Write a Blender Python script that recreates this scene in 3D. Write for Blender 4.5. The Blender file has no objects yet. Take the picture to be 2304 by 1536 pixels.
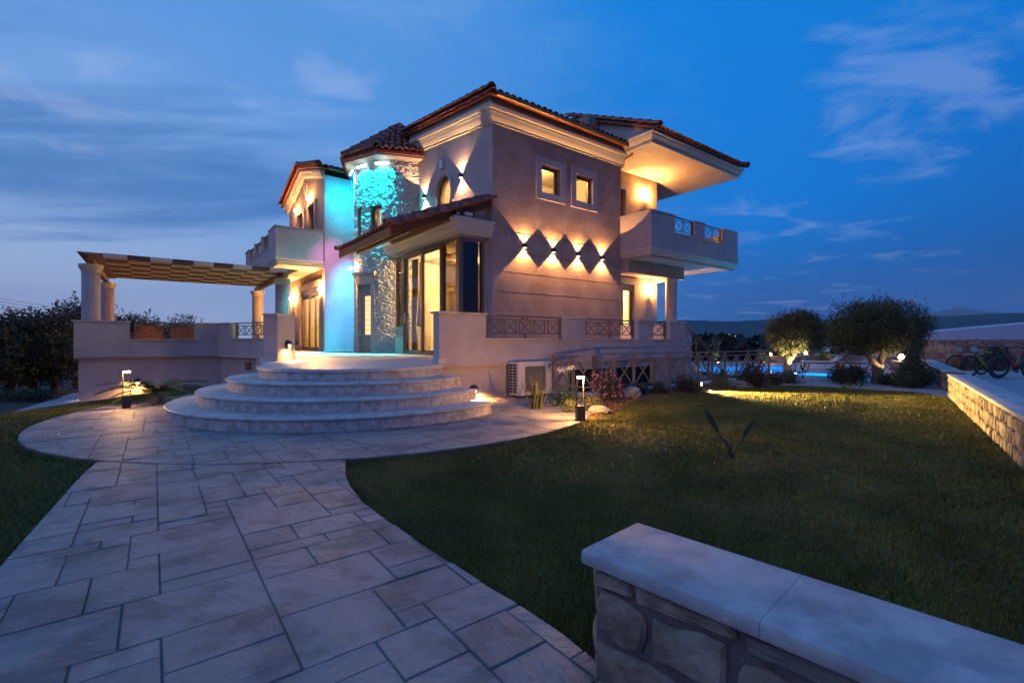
import bpy, bmesh, math, random
import numpy as np
from mathutils import Matrix, Vector

# ------------------------------------------------------------------ camera, sky, sun, exposure
scene = bpy.context.scene
col = scene.collection
rad = math.radians
cam_d = bpy.data.cameras.new('camera'); cam = bpy.data.objects.new('camera', cam_d); col.objects.link(cam)
cam.location = (0, 0, 0.39); cam.rotation_euler = (rad(90), 0, 0)
cam_d.sensor_width = 36; cam_d.lens = 1062 / 2304 * 36; cam_d.clip_start = 0.05; cam_d.clip_end = 14000
scene.camera = cam

world = bpy.data.worlds.new('World'); scene.world = world; world.use_nodes = True
def make_sky(nt):
    N = nt.nodes; L = nt.links; N.clear()
    out = N.new('ShaderNodeOutputWorld'); bg = N.new('ShaderNodeBackground')
    def val(x, sock):
        if hasattr(x, 'links'): L.new(x, sock)
        else: sock.default_value = x
    def m(op, a, b=0.0, c=0.0, clamp=False):
        n = N.new('ShaderNodeMath'); n.operation = op; n.use_clamp = clamp
        val(a, n.inputs[0]); val(b, n.inputs[1]); val(c, n.inputs[2]); return n.outputs[0]
    def ramp(fac, stops, ease=True):
        n = N.new('ShaderNodeValToRGB'); cr = n.color_ramp; cr.interpolation = 'EASE' if ease else 'LINEAR'
        while len(cr.elements) < len(stops): cr.elements.new(0.5)
        for e, (p, c) in zip(cr.elements, stops): e.position = p; e.color = (*c, 1) if len(c) == 3 else c
        L.new(fac, n.inputs[0]); return n.outputs[0]
    def mix(fac, a, b):
        n = N.new('ShaderNodeMix'); n.data_type = 'RGBA'
        val(fac, n.inputs[0]); val(a, n.inputs[6]); val(b, n.inputs[7]); return n.outputs[2]
    tc = N.new('ShaderNodeTexCoord'); sp = N.new('ShaderNodeSeparateXYZ'); L.new(tc.outputs['Generated'], sp.inputs[0])
    x, y, z = sp.outputs
    hl = m('SQRT', m('ADD', m('ADD', m('MULTIPLY', x, x), m('MULTIPLY', y, y)), 0.02))
    a = m('DIVIDE', m('ADD', m('MULTIPLY', x, -0.86), m('MULTIPLY', y, 0.51)), hl)
    f = m('MULTIPLY_ADD', a, 0.5, 0.5, True)
    # towards the sunken sun (f = 1) the sky near the horizon is pale; opposite it a faint violet band
    low = ramp(f, [(0.0, (.060, .062, .17)), (0.28, (.004, .05, .20)), (0.5, (.002, .066, .265)), (0.70, (.045, .15, .42)), (0.86, (.30, .42, .66)), (1.0, (.50, .57, .76))])
    mid = ramp(f, [(0.0, (.02, .08, .28)), (0.30, (.001, .11, .43)), (0.55, (.001, .17, .60)), (0.78, (.06, .24, .62)), (1.0, (.22, .39, .68))])
    high = ramp(f, [(0.0, (.01, .12, .46)), (0.4, (.002, .16, .56)), (0.62, (.003, .18, .60)), (0.85, (.07, .25, .62)), (1.0, (.10, .27, .62))])
    e1 = m('SMOOTH_MIN', m('DIVIDE', z, 0.24, 0, True), 1.0, 0.1)
    c1 = mix(ramp(z, [(0.0, (0, 0, 0)), (0.26, (1, 1, 1))]), low, mid)
    base = mix(ramp(z, [(0.16, (0, 0, 0)), (0.55, (1, 1, 1))]), c1, high)
    # cloud sheet in perspective: direction projected on a plane overhead
    zi = m('ADD', m('MAXIMUM', z, 0.0), 0.10)
    cx = m('DIVIDE', x, zi); cy = m('DIVIDE', y, zi)
    cmb = N.new('ShaderNodeCombineXYZ'); L.new(cx, cmb.inputs[0]); L.new(cy, cmb.inputs[1])
    def noise(scale, detail, rough, rot, sx, sy, off, dist=0.0):
        mp = N.new('ShaderNodeMapping'); mp.inputs['Rotation'].default_value = (0, 0, rot)
        mp.inputs['Scale'].default_value = (sx, sy, 1); mp.inputs['Location'].default_value = off
        L.new(cmb.outputs[0], mp.inputs[0])
        n = N.new('ShaderNodeTexNoise'); n.inputs['Scale'].default_value = scale; n.inputs['Detail'].default_value = detail
        n.inputs['Roughness'].default_value = rough; n.inputs['Distortion'].default_value = dist
        L.new(mp.outputs[0], n.inputs[0]); return n.outputs[0]
    n1 = noise(0.55, 9, 0.62, 0.75, 0.6, 1.5, (3.1, 1.7, 0), 0.5)
    n2 = noise(1.3, 10, 0.66, 0.75, 0.55, 1.3, (7.3, 2.2, 0), 0.7)
    n3 = noise(2.2, 10, 0.60, 0.5, 0.9, 1.1, (1.4, 5.9, 0), 0.4)
    fc = ramp(f, [(0.55, (0, 0, 0)), (0.80, (1, 1, 1))])
    # a bank of dusk-grey cloud lies over the pale horizon
    bank = m('SUBTRACT', ramp(z, [(0.16, (0, 0, 0)), (0.25, (1, 1, 1))]), m('MULTIPLY', ramp(z, [(0.30, (0, 0, 0)), (0.44, (1, 1, 1))]), 0.75))
    band = m('MULTIPLY', ramp(m('MULTIPLY_ADD', bank, 0.15, n1), [(0.50, (0, 0, 0)), (0.68, (1, 1, 1))]), m('MULTIPLY', fc, ramp(z, [(0.09, (0, 0, 0)), (0.18, (1, 1, 1))])))
    dark = mix(f, (.006, .095, .38, 1), (.038, .145, .41, 1))
    c2 = mix(m('MULTIPLY', band, 0.75), base, dark)
    wisp = m('MULTIPLY', ramp(n2, [(0.46, (0, 0, 0)), (0.70, (1, 1, 1))]), m('MULTIPLY', m('MULTIPLY_ADD', fc, 0.36, 0.02), ramp(z, [(0.15, (.04, .04, .04)), (0.34, (1, 1, 1))])))
    light = mix(f, (.05, .19, .50, 1), (.27, .42, .74, 1))
    c3 = mix(wisp, c2, light)
    # small fair-weather puffs in loose groups
    def group(px, py, inner, outer):
        d = Vector(((px - 1152) / 1062, 1, (768 - py) / 1062)).normalized()
        dt = m('ADD', m('ADD', m('MULTIPLY', x, d.x), m('MULTIPLY', y, d.y)), m('MULTIPLY', z, d.z))
        r = N.new('ShaderNodeMapRange'); r.interpolation_type = 'SMOOTHSTEP'; r.inputs[1].default_value = math.cos(outer); r.inputs[2].default_value = math.cos(inner); L.new(dt, r.inputs[0]); return r.outputs[0]
    gr = m('MAXIMUM', m('MAXIMUM', group(2060, 190, .02, .22), m('MULTIPLY', group(770, 190, .01, .11), .7)), m('MAXIMUM', group(130, 140, .01, .14), m('MULTIPLY', group(1700, 640, .0, .35), .5)))
    puff = m('MULTIPLY', ramp(m('MULTIPLY_ADD', gr, 0.17, n3), [(0.60, (0, 0, 0)), (0.80, (1, 1, 1))]), 0.40)
    c4 = mix(puff, c3, mix(f, (.15, .26, .58, 1), (.36, .46, .74, 1)))
    L.new(c4, bg.inputs[0]); bg.inputs[1].default_value = 1.27
    L.new(bg.outputs[0], out.inputs[0])
make_sky(world.node_tree)

# the last glow of dusk: very soft and low
sun_d = bpy.data.lights.new('sun', 'SUN'); sun = bpy.data.objects.new('sun', sun_d); col.objects.link(sun)
sun_d.energy = 0.24; sun_d.angle = rad(70); sun_d.color = (1.0, 0.48, 0.36)
sun.rotation_euler = Vector((0.45, 0.80, -0.42)).to_track_quat('-Z', 'Y').to_euler()
sun.location = (-20, -30, 25)

vs = scene.view_settings
vs.view_transform = 'Standard'; vs.look = 'None'; vs.exposure = 0.0; vs.gamma = 1.0; vs.use_curve_mapping = False
scene.render.engine = 'CYCLES'
cy = scene.cycles
cy.use_denoising = True
try: cy.denoiser = 'OPENIMAGEDENOISE'
except Exception: pass
cy.max_bounces = 4; cy.diffuse_bounces = 2; cy.glossy_bounces = 2; cy.transparent_max_bounces = 8; cy.transmission_bounces = 2
cy.sample_clamp_indirect = 3.0; cy.sample_clamp_direct = 0; cy.caustics_reflective = False; cy.caustics_refractive = False
cy.volume_bounces = 0; cy.use_light_tree = True; cy.use_adaptive_sampling = False

# ------------------------------------------------------------------ frames
n_ = math.hypot(1398, 1062)
Rx, Ry = 1398 / n_, 1062 / n_
ANG = math.atan2(Ry, Rx)
M0 = (-0.5, 12.3)
HM = Matrix.Translation((M0[0], M0[1], 0)) @ Matrix.Rotation(ANG, 4, 'Z')   # house frame: u right-back, v left-back, z 0 = terrace floor
HN = np.array(HM)
def H(u, v, z=0.0): return HM @ Vector((u, v, z))
def UV(X, Y):
    p = HM.inverted() @ Vector((X, Y, 0)); return p.x, p.y
GROUND = -0.72
def gz(X, Y):
    t = max(0.0, -6.0 - X); return GROUND - 0.0209 * t * t if t < 5.2 else GROUND - 0.565 - 0.05 * min(t - 5.2, 8)
rnd = random.Random(7)

# ------------------------------------------------------------------ materials
MATS = {}
def mat(name, base=(.5, .5, .5), rough=.6, metal=0.0, noise=None, bump=None, spec=None, emis=None, objvar=0.0, mixcol=None, coord='Object', sheen=0.0):
    """noise=(scale, amount) value mottling; bump=(scale, strength, distance); objvar = per object value variation; mixcol=(colour, scale, lo, hi)"""
    if name in MATS: return MATS[name]
    m = bpy.data.materials.new(name); m.use_nodes = True; nt = m.node_tree; N = nt.nodes; L = nt.links
    p = N['Principled BSDF']; p.inputs['Roughness'].default_value = rough; p.inputs['Metallic'].default_value = metal
    if spec is not None: p.inputs['Specular IOR Level'].default_value = spec
    tc = N.new('ShaderNodeTexCoord')
    co = tc.outputs[coord]
    c = None
    rgb = N.new('ShaderNodeRGB'); rgb.outputs[0].default_value = (*base, 1); c = rgb.outputs[0]
    def nz(scale, detail=5, rough=.6):
        n = N.new('ShaderNodeTexNoise'); n.inputs['Scale'].default_value = scale; n.inputs['Detail'].default_value = detail; n.inputs['Roughness'].default_value = rough
        L.new(co, n.inputs[0]); return n.outputs[0]
    if mixcol:
        mc, sc, lo, hi = mixcol
        r = N.new('ShaderNodeMapRange'); r.inputs[1].default_value = lo; r.inputs[2].default_value = hi; L.new(nz(sc, 6), r.inputs[0])
        mx = N.new('ShaderNodeMix'); mx.data_type = 'RGBA'; L.new(r.outputs[0], mx.inputs[0]); L.new(c, mx.inputs[6]); mx.inputs[7].default_value = (*mc, 1); c = mx.outputs[2]
    if noise or objvar:
        hsv = N.new('ShaderNodeHueSaturation'); L.new(c, hsv.inputs['Color']); v = None
        if noise:
            r = N.new('ShaderNodeMapRange'); r.inputs[1].default_value = .25; r.inputs[2].default_value = .75
            r.inputs[3].default_value = 1 - noise[1]; r.inputs[4].default_value = 1 + noise[1]; L.new(nz(noise[0]), r.inputs[0]); v = r.outputs[0]
        if objvar:
            oi = N.new('ShaderNodeObjectInfo'); r = N.new('ShaderNodeMapRange'); r.inputs[3].default_value = 1 - objvar; r.inputs[4].default_value = 1 + objvar
            L.new(oi.outputs['Random'], r.inputs[0])
            if v is None: v = r.outputs[0]
            else:
                k = N.new('ShaderNodeMath'); k.operation = 'MULTIPLY'; L.new(v, k.inputs[0]); L.new(r.outputs[0], k.inputs[1]); v = k.outputs[0]
        L.new(v, hsv.inputs['Value']); c = hsv.outputs[0]
    L.new(c, p.inputs['Base Color'])
    if bump:
        b = N.new('ShaderNodeBump'); b.inputs['Strength'].default_value = bump[1]; b.inputs['Distance'].default_value = bump[2]
        L.new(nz(bump[0], 8), b.inputs['Height']); L.new(b.outputs[0], p.inputs['Normal'])
    if emis:
        p.inputs['Emission Color'].default_value = (*emis[0], 1); p.inputs['Emission Strength'].default_value = emis[1]
    MATS[name] = m; return m
def glass_mat(name, tint=(.9, .9, .85), gloss=.12):
    if name in MATS: return MATS[name]
    m = bpy.data.materials.new(name); m.use_nodes = True; nt = m.node_tree; N = nt.nodes; L = nt.links; N.clear()
    o = N.new('ShaderNodeOutputMaterial'); t = N.new('ShaderNodeBsdfTransparent'); t.inputs[0].default_value = (*tint, 1)
    g = N.new('ShaderNodeBsdfGlossy'); g.inputs['Roughness'].default_value = 0.02
    fr = N.new('ShaderNodeLayerWeight'); fr.inputs[0].default_value = .5
    pw = N.new('ShaderNodeMath'); pw.operation = 'POWER'; pw.inputs[1].default_value = 4.0; L.new(fr.outputs['Facing'], pw.inputs[0])
    ad = N.new('ShaderNodeMath'); ad.operation = 'MULTIPLY_ADD'; ad.inputs[1].default_value = .6; ad.inputs[2].default_value = gloss * .5; ad.use_clamp = True
    L.new(pw.outputs[0], ad.inputs[0]); mx = N.new('ShaderNodeMixShader'); L.new(ad.outputs[0], mx.inputs[0]); L.new(t.outputs[0], mx.inputs[1]); L.new(g.outputs[0], mx.inputs[2])
    L.new(mx.outputs[0], o.inputs[0]); MATS[name] = m; return m
def emit_mat(name, colr, s):
    if name in MATS: return MATS[name]
    return mat(name, colr, .4, emis=(colr, s))

plaster_w = mat('white_plaster', (.54, .435, .40), .85, noise=(.9, .07), bump=(38, .30, .012), mixcol=((.44, .35, .32), 1.7, .42, .66))
plaster_t = mat('taupe_plaster', (.47, .315, .25), .9, noise=(1.3, .12), bump=(26, .5, .02), mixcol=((.36, .235, .18), 1.6, .42, .64))
plaster_i = mat('interior_paint', (.80, .66, .44), .8)
trim = mat('cornice_plaster', (.66, .57, .47), .8, noise=(2, .03))
stone_c = mat('cream_limestone', (.60, .53, .48), .55, noise=(4, .12), mixcol=((.44, .37, .32), 7, .44, .62), bump=(30, .12, .005))
riser_c = mat('mottled_limestone', (.58, .52, .47), .6, noise=(7, .16), mixcol=((.36, .30, .27), 11, .42, .62), bump=(60, .2, .005))
terr_m = mat('terrace_paving', (.62, .53, .46), .45, noise=(3, .08))
tile_m = mat('terracotta', (.42, .125, .065), .75, noise=(9, .25), objvar=.28, mixcol=((.25, .06, .04), 3, .44, .62), bump=(40, .3, .006))
tile_field = mat('terracotta_field', (.36, .105, .06), .8, noise=(6, .35), bump=(40, .3, .006))
alu = mat('brown_aluminium', (.20, .135, .10), .4, .3)
rail_m = mat('bronze_rail', (.19, .13, .095), .42, .25)
wood_d = mat('dark_wood', (.16, .065, .022), .55, noise=(14, .3), bump=(30, .2, .004))
wood_l = mat('pale_board', (.78, .56, .28), .6, noise=(8, .08))
wood_m = mat('brown_beam', (.34, .16, .07), .55, noise=(12, .2))
black = mat('black_plastic', (.02, .02, .022), .5)
dark_metal = mat('anthracite_metal', (.055, .048, .045), .45, .4)
white_p = mat('white_plastic', (.78, .74, .70), .45)
glass = glass_mat('window_glass')
glass_d = glass_mat('dim_glass', (.34, .30, .25), .16)

# ------------------------------------------------------------------ builders
FR = {}
def link(o): col.objects.link(o); return o
def thing(name, label, cat, loc=(0, 0, 0), rz=0.0, group=None):
    o = link(bpy.data.objects.new(name, None)); o.empty_display_size = .2
    o.location = loc; o.rotation_euler = (0, 0, rz); o['label'] = label; o['category'] = cat
    if group: o['group'] = group
    FR[o] = Matrix.Translation(loc) @ Matrix.Rotation(rz, 4, 'Z'); return o
def hthing(name, label, cat, u, v, z=0.0, group=None): return thing(name, label, cat, tuple(H(u, v, z)), ANG, group)
def tag(o, label, cat, group=None):
    o['label'] = label; o['category'] = cat
    if group: o['group'] = group
    return o
def setk(o, k): o['kind'] = k; return o
IDN = Matrix.Identity(4)
class MB:
    def __init__(s, frame='H'): s.v = []; s.f = []; s.frame = frame
    def add(s, vs, fs):
        b = len(s.v); s.v.extend([tuple(p) for p in vs]); s.f.extend([tuple(i + b for i in f) for f in fs]); return s
    def box(s, x0, x1, y0, y1, z0, z1):
        x0, x1 = min(x0, x1), max(x0, x1); y0, y1 = min(y0, y1), max(y0, y1); z0, z1 = min(z0, z1), max(z0, z1)
        return s.add([(x0, y0, z0), (x1, y0, z0), (x1, y1, z0), (x0, y1, z0), (x0, y0, z1), (x1, y0, z1), (x1, y1, z1), (x0, y1, z1)],
                     [(0, 3, 2, 1), (4, 5, 6, 7), (0, 1, 5, 4), (1, 2, 6, 5), (2, 3, 7, 6), (3, 0, 4, 7)])
    def bar(s, p, q, w, h, up=(0, 0, 1)):
        p = Vector(p); q = Vector(q); d = (q - p).normalized(); up = Vector(up)
        if abs(d.dot(up)) > .98: up = Vector((1, 0, 0))
        x = d.cross(up).normalized() * w / 2; y = x.cross(d).normalized() * h / 2
        c = [p - x - y, p + x - y, p + x + y, p - x + y, q - x - y, q + x - y, q + x + y, q - x + y]
        return s.add(c, [(0, 1, 2, 3), (7, 6, 5, 4), (0, 4, 5, 1), (1, 5, 6, 2), (2, 6, 7, 3), (3, 7, 4, 0)])
    def tube(s, pts, r, n=8, cap=True):
        pts = [Vector(p) for p in pts]; k = len(pts); rs = r if isinstance(r, (list, tuple)) else [r] * k
        vs = []; ref = None
        for i, p in enumerate(pts):
            d = (pts[min(i + 1, k - 1)] - pts[max(i - 1, 0)]).normalized()
            if ref is None: ref = d.orthogonal().normalized()
            x = (ref - d * ref.dot(d)); x = x.normalized() if x.length > 1e-6 else d.orthogonal().normalized(); ref = x; y = d.cross(x)
            for j in range(n):
                a = 2 * math.pi * j / n; vs.append(p + (x * math.cos(a) + y * math.sin(a)) * rs[i])
        fs = [(i * n + j, i * n + (j + 1) % n, (i + 1) * n + (j + 1) % n, (i + 1) * n + j) for i in range(k - 1) for j in range(n)]
        if cap: fs += [tuple(range(n))[::-1], tuple(range((k - 1) * n, k * n))]
        return s.add(vs, fs)
    def lathe(s, prof, c, n=24, a0=0, a1=2 * math.pi):
        full = abs(a1 - a0 - 2 * math.pi) < 1e-6; k = n if full else n + 1; vs = []
        for (r, z) in prof:
            for j in range(k):
                a = a0 + (a1 - a0) * j / n; vs.append((c[0] + r * math.cos(a), c[1] + r * math.sin(a), c[2] + z))
        fs = []
        for i in range(len(prof) - 1):
            for j in range(n):
                j2 = (j + 1) % k if full else j + 1
                fs.append((i * k + j, i * k + j2, (i + 1) * k + j2, (i + 1) * k + j))
        if full:
            if prof[0][0] > 1e-5: fs.append(tuple(range(k))[::-1])
            if prof[-1][0] > 1e-5: fs.append(tuple(range((len(prof) - 1) * k, len(prof) * k)))
        return s.add(vs, fs)
    def prism(s, poly, vec):
        k = len(poly); v = Vector(vec); P = [Vector(p) for p in poly]
        return s.add(P + [p + v for p in P], [tuple(range(k))[::-1], tuple(range(k, 2 * k))] + [(i, (i + 1) % k, (i + 1) % k + k, i + k) for i in range(k)])
    def xf(s, m, start=0):
        s.v[start:] = [tuple(m @ Vector(p)) for p in s.v[start:]]; return s
    def build(s, name, mt, parent=None, smooth=False, bevel=0.0, autosm=None):
        base = HM if s.frame == 'H' else IDN
        pm = FR.get(parent, IDN).inverted() @ base
        A = np.array(pm); V = np.array(s.v, dtype=float).reshape(-1, 3); V = V @ A[:3, :3].T + A[:3, 3]
        me = bpy.data.meshes.new(name); me.from_pydata(V.tolist(), [], s.f)
        bm = bmesh.new(); bm.from_mesh(me); bmesh.ops.recalc_face_normals(bm, faces=bm.faces)
        if bevel: bmesh.ops.bevel(bm, geom=list(bm.edges), offset=bevel, segments=2, affect='EDGES', profile=.6)
        bm.to_mesh(me); bm.free()
        if smooth:
            me.polygons.foreach_set('use_smooth', [True] * len(me.polygons))
            if smooth != 'all': me.set_sharp_from_angle(angle=rad(40))
        if mt: me.materials.append(mt)
        o = link(bpy.data.objects.new(name, me))
        if parent is not None: o.parent = parent; FR[o] = FR[parent]
        return o
def place(mesh, name, parent, mw, mt=None):
    """a piece sharing mesh data, at world matrix mw, as child of parent"""
    o = link(bpy.data.objects.new(name, mesh)); o.parent = parent
    o.matrix_basis = FR[parent].inverted() @ mw if parent is not None else mw
    return o
def bigmesh(name, V, F, mt, parent=None, smooth=False):
    V = np.asarray(V, dtype=np.float32).reshape(-1, 3); F = np.asarray(F, dtype=np.int32); k = F.shape[1]
    if parent is not None:
        A = np.array(FR[parent].inverted()); V = V @ A[:3, :3].T.astype(np.float32) + A[:3, 3].astype(np.float32)
    me = bpy.data.meshes.new(name); me.vertices.add(len(V)); me.vertices.foreach_set('co', V.ravel())
    me.loops.add(F.size); me.loops.foreach_set('vertex_index', F.ravel())
    me.polygons.add(len(F)); me.polygons.foreach_set('loop_start', np.arange(0, F.size, k, dtype=np.int32))
    me.polygons.foreach_set('loop_total', np.full(len(F), k, dtype=np.int32))
    if smooth: me.polygons.foreach_set('use_smooth', np.ones(len(F), dtype=bool))
    me.update(calc_edges=True); me.validate()
    if mt: me.materials.append(mt)
    o = link(bpy.data.objects.new(name, me))
    if parent is not None: o.parent = parent; FR[o] = FR[parent]
    return o
def lamp(name, kind, loc, energy, colr, parent=None, size=.05, aim=None, spot=None, blend=.15):
    d = bpy.data.lights.new(name, kind); d.energy = energy; d.color = colr
    if kind in ('POINT', 'SPOT'): d.shadow_soft_size = size
    if kind == 'SPOT': d.spot_size = spot; d.spot_blend = blend
    o = link(bpy.data.objects.new(name, d)); mw = Matrix.Translation(loc)
    if aim is not None: mw = mw @ Vector(aim).to_track_quat('-Z', 'Y').to_matrix().to_4x4()
    if parent is not None: o.parent = parent; o.matrix_basis = FR[parent].inverted() @ mw
    else: o.matrix_basis = mw
    return o
WARM = (1.0, .47, .13); WARM2 = (1.0, .66, .34)

class Wall:            # a: along the wall, d: out of the wall, z
    def __init__(s, ax, c): s.ax = ax; s.c = c
    def P(s, a, d, z): return (a, s.c - d, z) if s.ax == 'v' else (s.c - d, a, z)
    def box(s, mb, a0, a1, d0, d1, z0, z1):
        p = s.P(a0, d0, z0); q = s.P(a1, d1, z1); return mb.box(p[0], q[0], p[1], q[1], z0, z1)
    def holes(s, mb, a0, a1, z0, z1, d0, d1, hs):
        A = sorted({a0, a1, *[min(max(x, a0), a1) for h in hs for x in h[:2]]}); Z = sorted({z0, z1, *[min(max(x, z0), z1) for h in hs for x in h[2:]]})
        for i in range(len(A) - 1):
            run = None
            for j in range(len(Z) - 1):
                am, zm = (A[i] + A[i + 1]) / 2, (Z[j] + Z[j + 1]) / 2
                solid = not any(h[0] < am < h[1] and h[2] < zm < h[3] for h in hs)
                if solid: run = (run[0], Z[j + 1]) if run else (Z[j], Z[j + 1])
                if (not solid or j == len(Z) - 2) and run: s.box(mb, A[i], A[i + 1], d0, d1, *run); run = None
        return mb

def sweep(mb, path, prof, closed=False):
    """moulding: profile (out, up) swept along a path; outwards = right-hand side of travel seen from above"""
    P = [Vector(p) for p in path]; k = len(P); rows = []
    for i in range(k):
        d1 = (P[i] - P[i - 1]) if i > 0 else (P[1] - P[0]); d2 = (P[i + 1] - P[i]) if i < k - 1 else d1
        a = Vector((d1.y, -d1.x, 0)).normalized(); b = Vector((d2.y, -d2.x, 0)).normalized()
        m = (a + b); m = m / max(.2, m.dot(a)) if m.length > 1e-6 else a
        rows.append([P[i] + m * o + Vector((0, 0, u)) for o, u in prof])
    n = len(prof)
    vs = [p for r in rows for p in r]
    fs = [(i * n + j, i * n + (j + 1) % n, (i + 1) * n + (j + 1) % n, (i + 1) * n + j) for i in range(k - 1) for j in range(n)]
    fs += [tuple(range(n))[::-1], tuple(range((k - 1) * n, k * n))]
    return mb.add(vs, fs)
# ------------------------------------------------------------------ the villa
villa = hthing('villa', 'large two-storey villa with taupe and white walls, round tower and terracotta roofs', 'house', 2.5, 3.0, 0)
def hb(name, mt, parent=None, **k):          # decorator-free helper: new builder bound to a part
    return MB('H')

# --- tiles
def tile_mesh(name, L=.44, r0=.105, r1=.088, th=.016, n=6):
    vs = []; fs = []
    for (y, r, zo) in ((0, r0, .025), (L, r1, 0.0)):
        for rr in (r, r - th):
            for j in range(n + 1):
                a = math.pi * j / n; vs.append((rr * math.cos(a), y, rr * math.sin(a) * .95 + zo))
    k = n + 1
    for j in range(n):
        fs += [(j, j + 1, 2 * k + j + 1, 2 * k + j), (k + j, 3 * k + j, 3 * k + j + 1, k + j + 1), (j, k + j, k + j + 1, j + 1), (2 * k + j, 2 * k + j + 1, 3 * k + j + 1, 3 * k + j)]
    fs += [(0, 2 * k, 3 * k, k), (n, k + n, 3 * k + n, 2 * k + n)]
    me = bpy.data.meshes.new(name); me.from_pydata(vs, [], fs); me.polygons.foreach_set('use_smooth', [True] * len(fs))
    me.set_sharp_from_angle(angle=rad(40)); me.materials.append(tile_m); me.update(); return me
TILE = tile_mesh('roof_tile'); CAP = tile_mesh('ridge_tile', .46, .125, .105)
TV = np.array([v.co[:] for v in TILE.vertices]); TF = [tuple(p.vertices) for p in TILE.polygons]
def frame(o, X, Y):
    X = Vector(X).normalized(); Y = Vector(Y).normalized(); Z = X.cross(Y)
    m = Matrix((X, Y, Z)).transposed().to_4x4(); m.translation = Vector(o); return m
def tiles(roof, o, X, Y, nc, nr, single, keep=None, px=.21, py=.36):
    """courses of barrel tiles; single(i, j) says which stand as pieces of their own, the rest is one field"""
    f0 = frame(o, X, Y); allv = []; allf = []; b = 0
    for i in range(nc):
        for j in range(nr):
            if keep and not keep((i + .5) * px, j * py): continue
            m = f0 @ Matrix.Translation(((i + .5) * px + rnd.uniform(-.006, .006), j * py + rnd.uniform(-.012, .012), rnd.uniform(0, .008))) @ Matrix.Rotation(rnd.uniform(-.02, .02), 4, 'Z')
            if single(i, j): place(TILE, 'roof_tile', roof, HM @ m)
            else:
                A = np.array(HM @ m); allv.append(TV @ A[:3, :3].T + A[:3, 3]); allf.append(np.array(TF) + b); b += len(TV)
    if allv: setk(bigmesh('tile_courses', np.vstack(allv), np.vstack(allf), tile_field, roof, True), 'stuff')
def caps(roof, p, q, pitch=.38, name='ridge_tile'):
    p = Vector(p); q = Vector(q); d = (q - p); n = max(1, int(d.length / pitch)); X = Vector((d.y, -d.x, 0)).normalized()
    for i in range(n):
        place(CAP, name, roof, HM @ frame(p + d * (i / n), X, d))

# --- main block
Wv = Wall('v', 0.0); Wu = Wall('u', 0.0)
ang = .138
WIN = [(1.66, 2.38, 4.60, 5.38), (3.02, 3.74, 4.60, 5.40)]
mb = MB(); Wv.holes(mb, 0.006, 5.08, -.05, 6.45, -.28, -.025, WIN)
for (z0, z1) in ((-.05, 1.69), (1.715, 2.22), (2.245, 2.77), (2.795, 3.315), (3.34, 6.45)): Wv.holes(mb, .006, 5.08, z0, z1, -.026, 0, WIN)
mb.build('taupe_wall', plaster_t, villa)
mb = MB(); hole = [(1.85, 3.38, 4.05, 5.62), (.42, 4.0, 0.0, 2.99)]
Wu.holes(mb, -.004 + .006, 4.6, -.05, 6.05, -.28, 0, hole)
mb.prism([(0, 0.002, 6.05), (0, 4.6, 6.05), (0, 4.6, 7.1), (0, 0.002, 6.47)], (.28, 0, 0))
# rim of wall round the oval window
oc, oz, oa, ob = 2.61, 4.83, .46, .60
ring = []; NS = 48
for k in range(NS):
    t = 2 * math.pi * k / NS; c, s = math.cos(t), math.sin(t)
    q = 1 / max(abs(c) / .765, abs(s) / .785); ring.append((oc + oa * c, oz + ob * s, 2.615 + q * c, 4.835 + q * s))
for k in range(NS):
    a = ring[k]; b = ring[(k + 1) % NS]
    mb.add([(0, a[0], a[1]), (0, b[0], b[1]), (0, b[2], b[3]), (0, a[2], a[3]), (.28, a[0], a[1]), (.28, b[0], b[1])], [(0, 1, 2, 3), (0, 4, 5, 1)])
mb.build('white_wall', plaster_w, villa)
def oval_ring(mb, x0, x1, r_in, r_out):
    n = NS
    for k in range(n):
        t, t2 = 2 * math.pi * k / n, 2 * math.pi * (k + 1) / n
        p = [(oc + (oa + r) * math.cos(a), oz + (ob + r) * math.sin(a)) for r in (r_in, r_out) for a in (t, t2)]
        mb.add([(x0, *p[0]), (x0, *p[1]), (x0, *p[3]), (x0, *p[2]), (x1, *p[0]), (x1, *p[1]), (x1, *p[3]), (x1, *p[2])],
               [(0, 1, 2, 3), (0, 1, 5, 4), (2, 3, 7, 6), (4, 5, 6, 7)])
ow = MB(); oval_ring(ow, .10, .16, -.09, .0); ow = ow.build('oval_window', alu, villa)
m2 = MB(); oval_ring(m2, -.035, .002, 0.0, .15); m2.build('surround', plaster_w, ow)
m2 = MB(); m2.add([(.13, oc + .40 * math.cos(2 * math.pi * k / 40), oz + .54 * math.sin(2 * math.pi * k / 40)) for k in range(40)], [tuple(range(40))]); m2.build('pane', glass, ow)
# far walls close the volume
mb = MB(); mb.box(4.8, 5.08, .28, 9, 0, 6.4); mb.box(.0, .28, 4.6, 9, 0, 6.9); mb.box(.28, 5.0, 8.7, 9.0, 0, 6.9); mb.build('rear_wall', plaster_w, villa)

CORN = [(0, 0), (.06, 0), (.06, .05), (.10, .06), (.155, .12), (.19, .20), (.21, .21), (.21, .245), (.27, .265), (.29, .33), (.29, .37), (0, .37)]
mb = MB(); sweep(mb, [(0, 4.45, 6.07 + ang * 4.45), (0, 0, 6.07), (5.06, 0, 6.07)], CORN); mb.build('cornice', trim, villa)
mb = MB(); sweep(mb, [(0, 4.55, 6.43 + ang * 4.55), (0, 0, 6.43), (5.1, 0, 6.43)], [(-.05, 0), (.22, 0), (.22, .16), (-.05, .16)]); mb.build('frieze_board', plaster_t, villa)

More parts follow.
